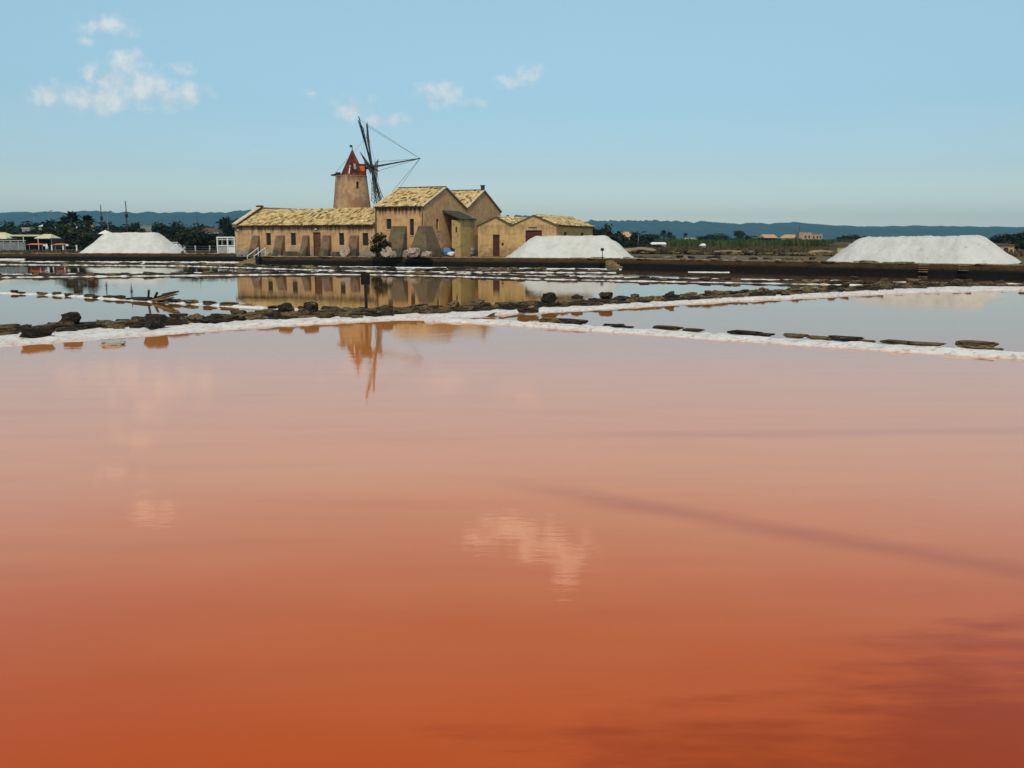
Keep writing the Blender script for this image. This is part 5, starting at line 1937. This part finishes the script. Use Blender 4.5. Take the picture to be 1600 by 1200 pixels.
for (xa, xb, lab) in ((-68.5, -66.3, 'flat orange awning on thin posts beside the wind screen'), (-64.8, -63.1, 'shorter orange awning nearer the far salt heap')):
    aw = thing('awning', lab, 'awning', ((xa + xb) / 2, 127, LAND), 0, 'orange awnings at the lido')
    hw = (xb - xa) / 2
    mb = MB()
    mb.hull([(-hw, -.6, 1.08), (hw, -.6, 1.08), (hw, .8, 1.16), (-hw, .8, 1.16), (-hw * .5, 0, 1.26), (hw * .7, 0, 1.26)], [(0, 3, 2, 1), (0, 1, 5, 4), (1, 2, 5), (2, 3, 4, 5), (3, 0, 4)])
    mb.build('canopy', M_awn, aw)
    for q in (-hw * .8, hw * .85):
        mb = MB()
        mb.tube((q, 0, 0), (q, 0, 1.1), .035)
        mb.build('post', M_white, aw)
    mb = MB()
    mb.box((hw, -.1, .9), (hw + .35, .1, 1.15))
    mb.build('end_box', M_white, aw)
pp = thing('folded_parasol', 'folded white parasol standing between the two orange awnings', 'parasol', (-65.3, 126, LAND))
mb = MB()
mb.tube((0, 0, 0), (0, 0, 1.25), .03)
mb.build('pole', M_grey, pp)
mb = MB()
mb.lathe([(.02, 1.25), (.10, 1.1), (.2, .75), (.17, .5), (.05, .45)], 9)
mb.build('canopy', M_white, pp)

# posts of the wire fence, each a thing of the fence
fe = thing('wire_fence', 'wire fence on pale concrete posts between far salt heap and low building', 'fence', (0, 0, LAND))
fx = [-45.7, -43.75, -41.75, -40.0]
for x in fx:
    mb = MB()
    mb.box((x - .09, 124 - .09, -.2), (x + .09, 124 + .09, 1.0))
    mb.build('post', M_concrete, fe)
for z in (.3, .6, .88):
    mb = MB()
    mb.tube((fx[0], 124, z), (fx[-1], 124, z), .012, n=4)
    mb.build('wire', M_grey, fe)
fe2 = thing('wire_fence', 'wire fence on white posts below the lido trees', 'fence', (0, 0, LAND))
for x in (-64.9, -63.3, -61.4):
    mb = MB()
    mb.box((x - .08, 126.6 - .08, -.2), (x + .08, 126.6 + .08, 1.05))
    mb.build('post', M_white, fe2)
for z in (.4, .9):
    mb = MB()
    mb.tube((-64.9, 126.6, z), (-61.4, 126.6, z), .015, n=4)
    mb.build('wire', M_grey, fe2)

# kiosk frame
kk_ = thing('kiosk', 'white open kiosk frame with panelled lower half beside the low building', 'kiosk', (-37.95, 119, LAND))
for x in (-1.1, .25, 1.15):
    for y in (0, 2):
        mb = MB()
        mb.box((x - .08, y, 0), (x + .08, y + .14, 1.98))
        mb.build('post', M_white, kk_)
for z0, z1 in ((1.983, 2.16), (.93, 1.05), (1.74, 1.82)):
    mb = MB()
    mb.box((-1.2, -.03, z0), (1.25, .05 if z1 < 1.9 else 2.2, z1))
    mb.build('rail', M_white, kk_)
for x0, x1 in ((-1.0, -.55), (-.45, .15), (.34, 1.06)):
    mb = MB()
    mb.box((x0, .05, .05), (x1, .1, .925))
    mb.build('panel', M_white if x0 > 0 else M_concrete, kk_)

# parked car behind the heap
car = thing('parked_car', 'white car parked between the far salt heap and the fence posts', 'car', (-51.6, 137, LAND), 0)
prof = [(-2.0, .32), (-2.05, .75), (-1.9, .92), (-1.1, 1.0), (-.5, 1.42), (.75, 1.45), (1.4, 1.02), (1.95, .9), (2.05, .6), (2.0, .32)]
mb = MB()
n = len(prof)
hw = .82
pts = [(x, -hw + (.12 if z > 1.1 else 0), z) for x, z in prof] + [(x, hw - (.12 if z > 1.1 else 0), z) for x, z in prof]
mb.hull(pts, [tuple(range(n)), tuple(reversed(range(n, 2 * n)))] + [(k, n + k, n + (k + 1) % n, (k + 1) % n) for k in range(n)])
mb.build('body', M_white, car)
for sy in (-1, 1):
    mb = MB()
    y0, y1 = (-hw - .01 + .06, -hw + .1) if sy < 0 else (hw - .1, hw + .01 - .06)
    mb.hull([(-.95, sy * .80, 1.03), (1.2, sy * .80, 1.05), (.7, sy * .735, 1.37), (-.45, sy * .735, 1.36)], [(0, 1, 2, 3) if sy < 0 else (3, 2, 1, 0)])
    mb.build('side_window', M_glass_dark, car)
    for x in (-1.25, 1.25):
        mb = MB()
        mb.tube((x, sy * .62, .32), (x, sy * .85, .32), .32, n=16)
        w = mb.build('wheel', M_black, car)
        mb = MB()
        mb.tube((x, sy * .853, .32), (x, sy * .865, .32), .18, n=12)
        mb.build('rim', M_grey, w)

# small tent and red/yellow hoarding
tn = thing('tent', 'small white pyramid tent top above the far salt heap', 'tent', (-67.6, 150, LAND))
mb = MB()
mb.hull([(-1.1, -1, 2.75), (1.1, -1, 2.75), (1.1, 1, 2.75), (-1.1, 1, 2.75), (-.2, 0, 3.4)], [(0, 1, 4), (1, 2, 4), (2, 3, 4), (3, 0, 4), (3, 2, 1, 0)])
mb.build('canopy', M_white, tn)
for x, y in ((-1, -.9), (1, -.9), (1, .9), (-1, .9)):
    mb = MB()
    mb.tube((x, y, 0), (x, y, 2.75), .04)
    mb.build('post', M_white, tn)
bb = thing('hoarding', 'small red and yellow hoarding on posts beside the lido palms', 'hoarding', (-82.1, 176, LAND))
mb = MB()
mb.box((-.55, -.03, 4.5), (.0, .03, 5.3))
mb.build('board', simple_mat('red_board', (0.55, 0.05, 0.03), .1, 3), bb)
mb = MB()
mb.box((.003, -.03, 4.4), (.5, .03, 5.4))
mb.build('board', simple_mat('yellow_board', (0.75, 0.45, 0.03), .1, 3), bb)
for x in (-.3, .3):
    mb = MB()
    mb.tube((x, .06, 0), (x, .06, 4.6), .05)
    mb.build('post', M_grey, bb)


def mast(x, y, h, r, label, lamp=False, group='poles and lamp posts', band=False, name='pole', cat='pole'):
    t = thing(name, label, cat, (x, y, LAND), 0, group)
    mb = MB()
    mb.tube((0, 0, -.2), (0, 0, h), r, r * .7, 8)
    mb.build('shaft', M_grey if lamp else M_wood_dark, t)
    if lamp:
        mb = MB()
        mb.tube((0, 0, h), (.9, 0, h + .3), .06)
        mb.box((.6, -.15, h + .3), (1.5, .15, h + .48))
        mb.build('lamp_head', M_black, t)
    if band:
        mb = MB()
        mb.box((-.2, -.2, h * .66), (.2, .2, h * .74))
        mb.build('pole_box', M_black, t)
    return t


mast(-81.0, 178, 8.6, .11, 'dark wooden pole rising from the lido clump', band=True)
mast(-67.5, 158, 8.5, .11, 'tallest dark pole, above the top of the far salt heap', band=True)
mast(-154.1, 300, 11, .10, 'street lamp over the white roofs of the far wood', True, name='street_lamp', cat='street lamp')
mast(-116.6, 260, 9.6, .10, 'street lamp between the two dark poles', True, name='street_lamp', cat='street lamp')
mast(-73.3, 210, 7.3, .07, 'thin grey pole in front of the wood over the fence posts')
mast(-212, 400, 12.6, .10, 'distant street lamp farthest along the wood', True, name='street_lamp', cat='street lamp')
mast(23.9, 170, 2.9, .05, 'short lamp post behind the annexe salt heap', True, name='street_lamp', cat='street lamp')
mast(160.7, 503, 10.1, .14, 'dark mast above the far pinkish block')

# ------------------------------------------------------------------ hills
M_hill = simple_mat('wooded_hill', (0.018, 0.034, 0.030), .3, .002)


def hills(name, ytab, D, depth, seed, label):
    n = 1900
    verts, faces = [], []
    xs = [-4600 + 9200 * k / (n - 1) for k in range(n)]
    # single trees and copses along the skyline
    rnd = random.Random(seed)
    tops = [0.0] * n
    for k in range(620):
        c, w, hh = rnd.uniform(-4600, 4600), rnd.uniform(5, 17), rnd.uniform(4, 17)
        for i in range(max(0, int((c - w + 4600) / 9200 * n)), min(n, int((c + w + 4600) / 9200 * n) + 1)):
            q = 1 - ((xs[i] - c) / w) ** 2
            if q > 0:
                tops[i] = max(tops[i], hh * sqrt(q))
    for i, x in enumerate(xs):
        u = x / D
        for a, b in zip(ytab[:-1], ytab[1:]):
            if a[0] <= u <= b[0]:
                f = (u - a[0]) / (b[0] - a[0])
                h = a[1] + (b[1] - a[1]) * f
                break
        else:
            h = ytab[0][1] if u < 0 else ytab[-1][1]
        h = h * D / 5000
        h += mnoise.fractal(Vector((x * .0016, seed, 0)), .8, 2, 4) * 3.5
        h += tops[i]
        for j, (f, g) in enumerate(((0, 0), (.35, .32), (.7, .7), (.92, .93), (1, 1), (1.5, .7))):
            verts.append((x, D - depth + depth * f + (f < 1) * 60 * mnoise.noise(Vector((x * .004, f * 3, seed))), LAND - .5 + h * g))
    m = 6
    for i in range(n - 1):
        for j in range(m - 1):
            a = i * m + j
            faces.append((a, a + m, a + m + 1, a + 1))
    me = bpy.data.meshes.new(name)
    me.from_pydata(verts, [], faces)
    me.shade_smooth()
    o = link(name, me, M_hill)
    return tag(o, label, None, None, 'structure')


hills('hill', [(-1.0, 135), (-.577, 143), (-.50, 147), (-.45, 152), (-.43, 147), (-.40, 146), (-.36, 143), (-.325, 148), (-.30, 156), (-.25, 158), (-.15, 150), (0, 130), (.08, 107), (.11, 104), (.17, 99), (.21, 94), (.24, 82), (.31, 92), (.34, 76), (.40, 66), (.44, 72), (.50, 66), (.577, 60), (1, 55)], 5000, 1500, 2, 'long wooded ridge on the horizon, blue with haze')

# ------------------------------------------------------------------ haze
hz = MB()
hz.box((-5200, -120, -1.6), (5200, 7300, 215))
hazeo = hz.build('haze', None)
hm = bpy.data.materials.new('haze_air')
hm.use_nodes = True
ht = hm.node_tree
for nd in list(ht.nodes):
    ht.nodes.remove(nd)
out = ht.nodes.new('ShaderNodeOutputMaterial')
pvn = ht.nodes.new('ShaderNodeVolumePrincipled')
pvn.inputs['Color'].default_value = (0.28, 0.69, 0.93, 1)
pvn.inputs['Density'].default_value = 0.00012
pvn.inputs['Anisotropy'].default_value = 0.1
ht.links.new(pvn.outputs[0], out.inputs['Volume'])
hazeo.data.materials.append(hm)
hazeo.display_type = 'WIRE'
tag(hazeo, None, None, None, 'stuff')
print('stones', nst, len(bank_b.children), len(bank_a.children), len(quay.children), len(rw.children))
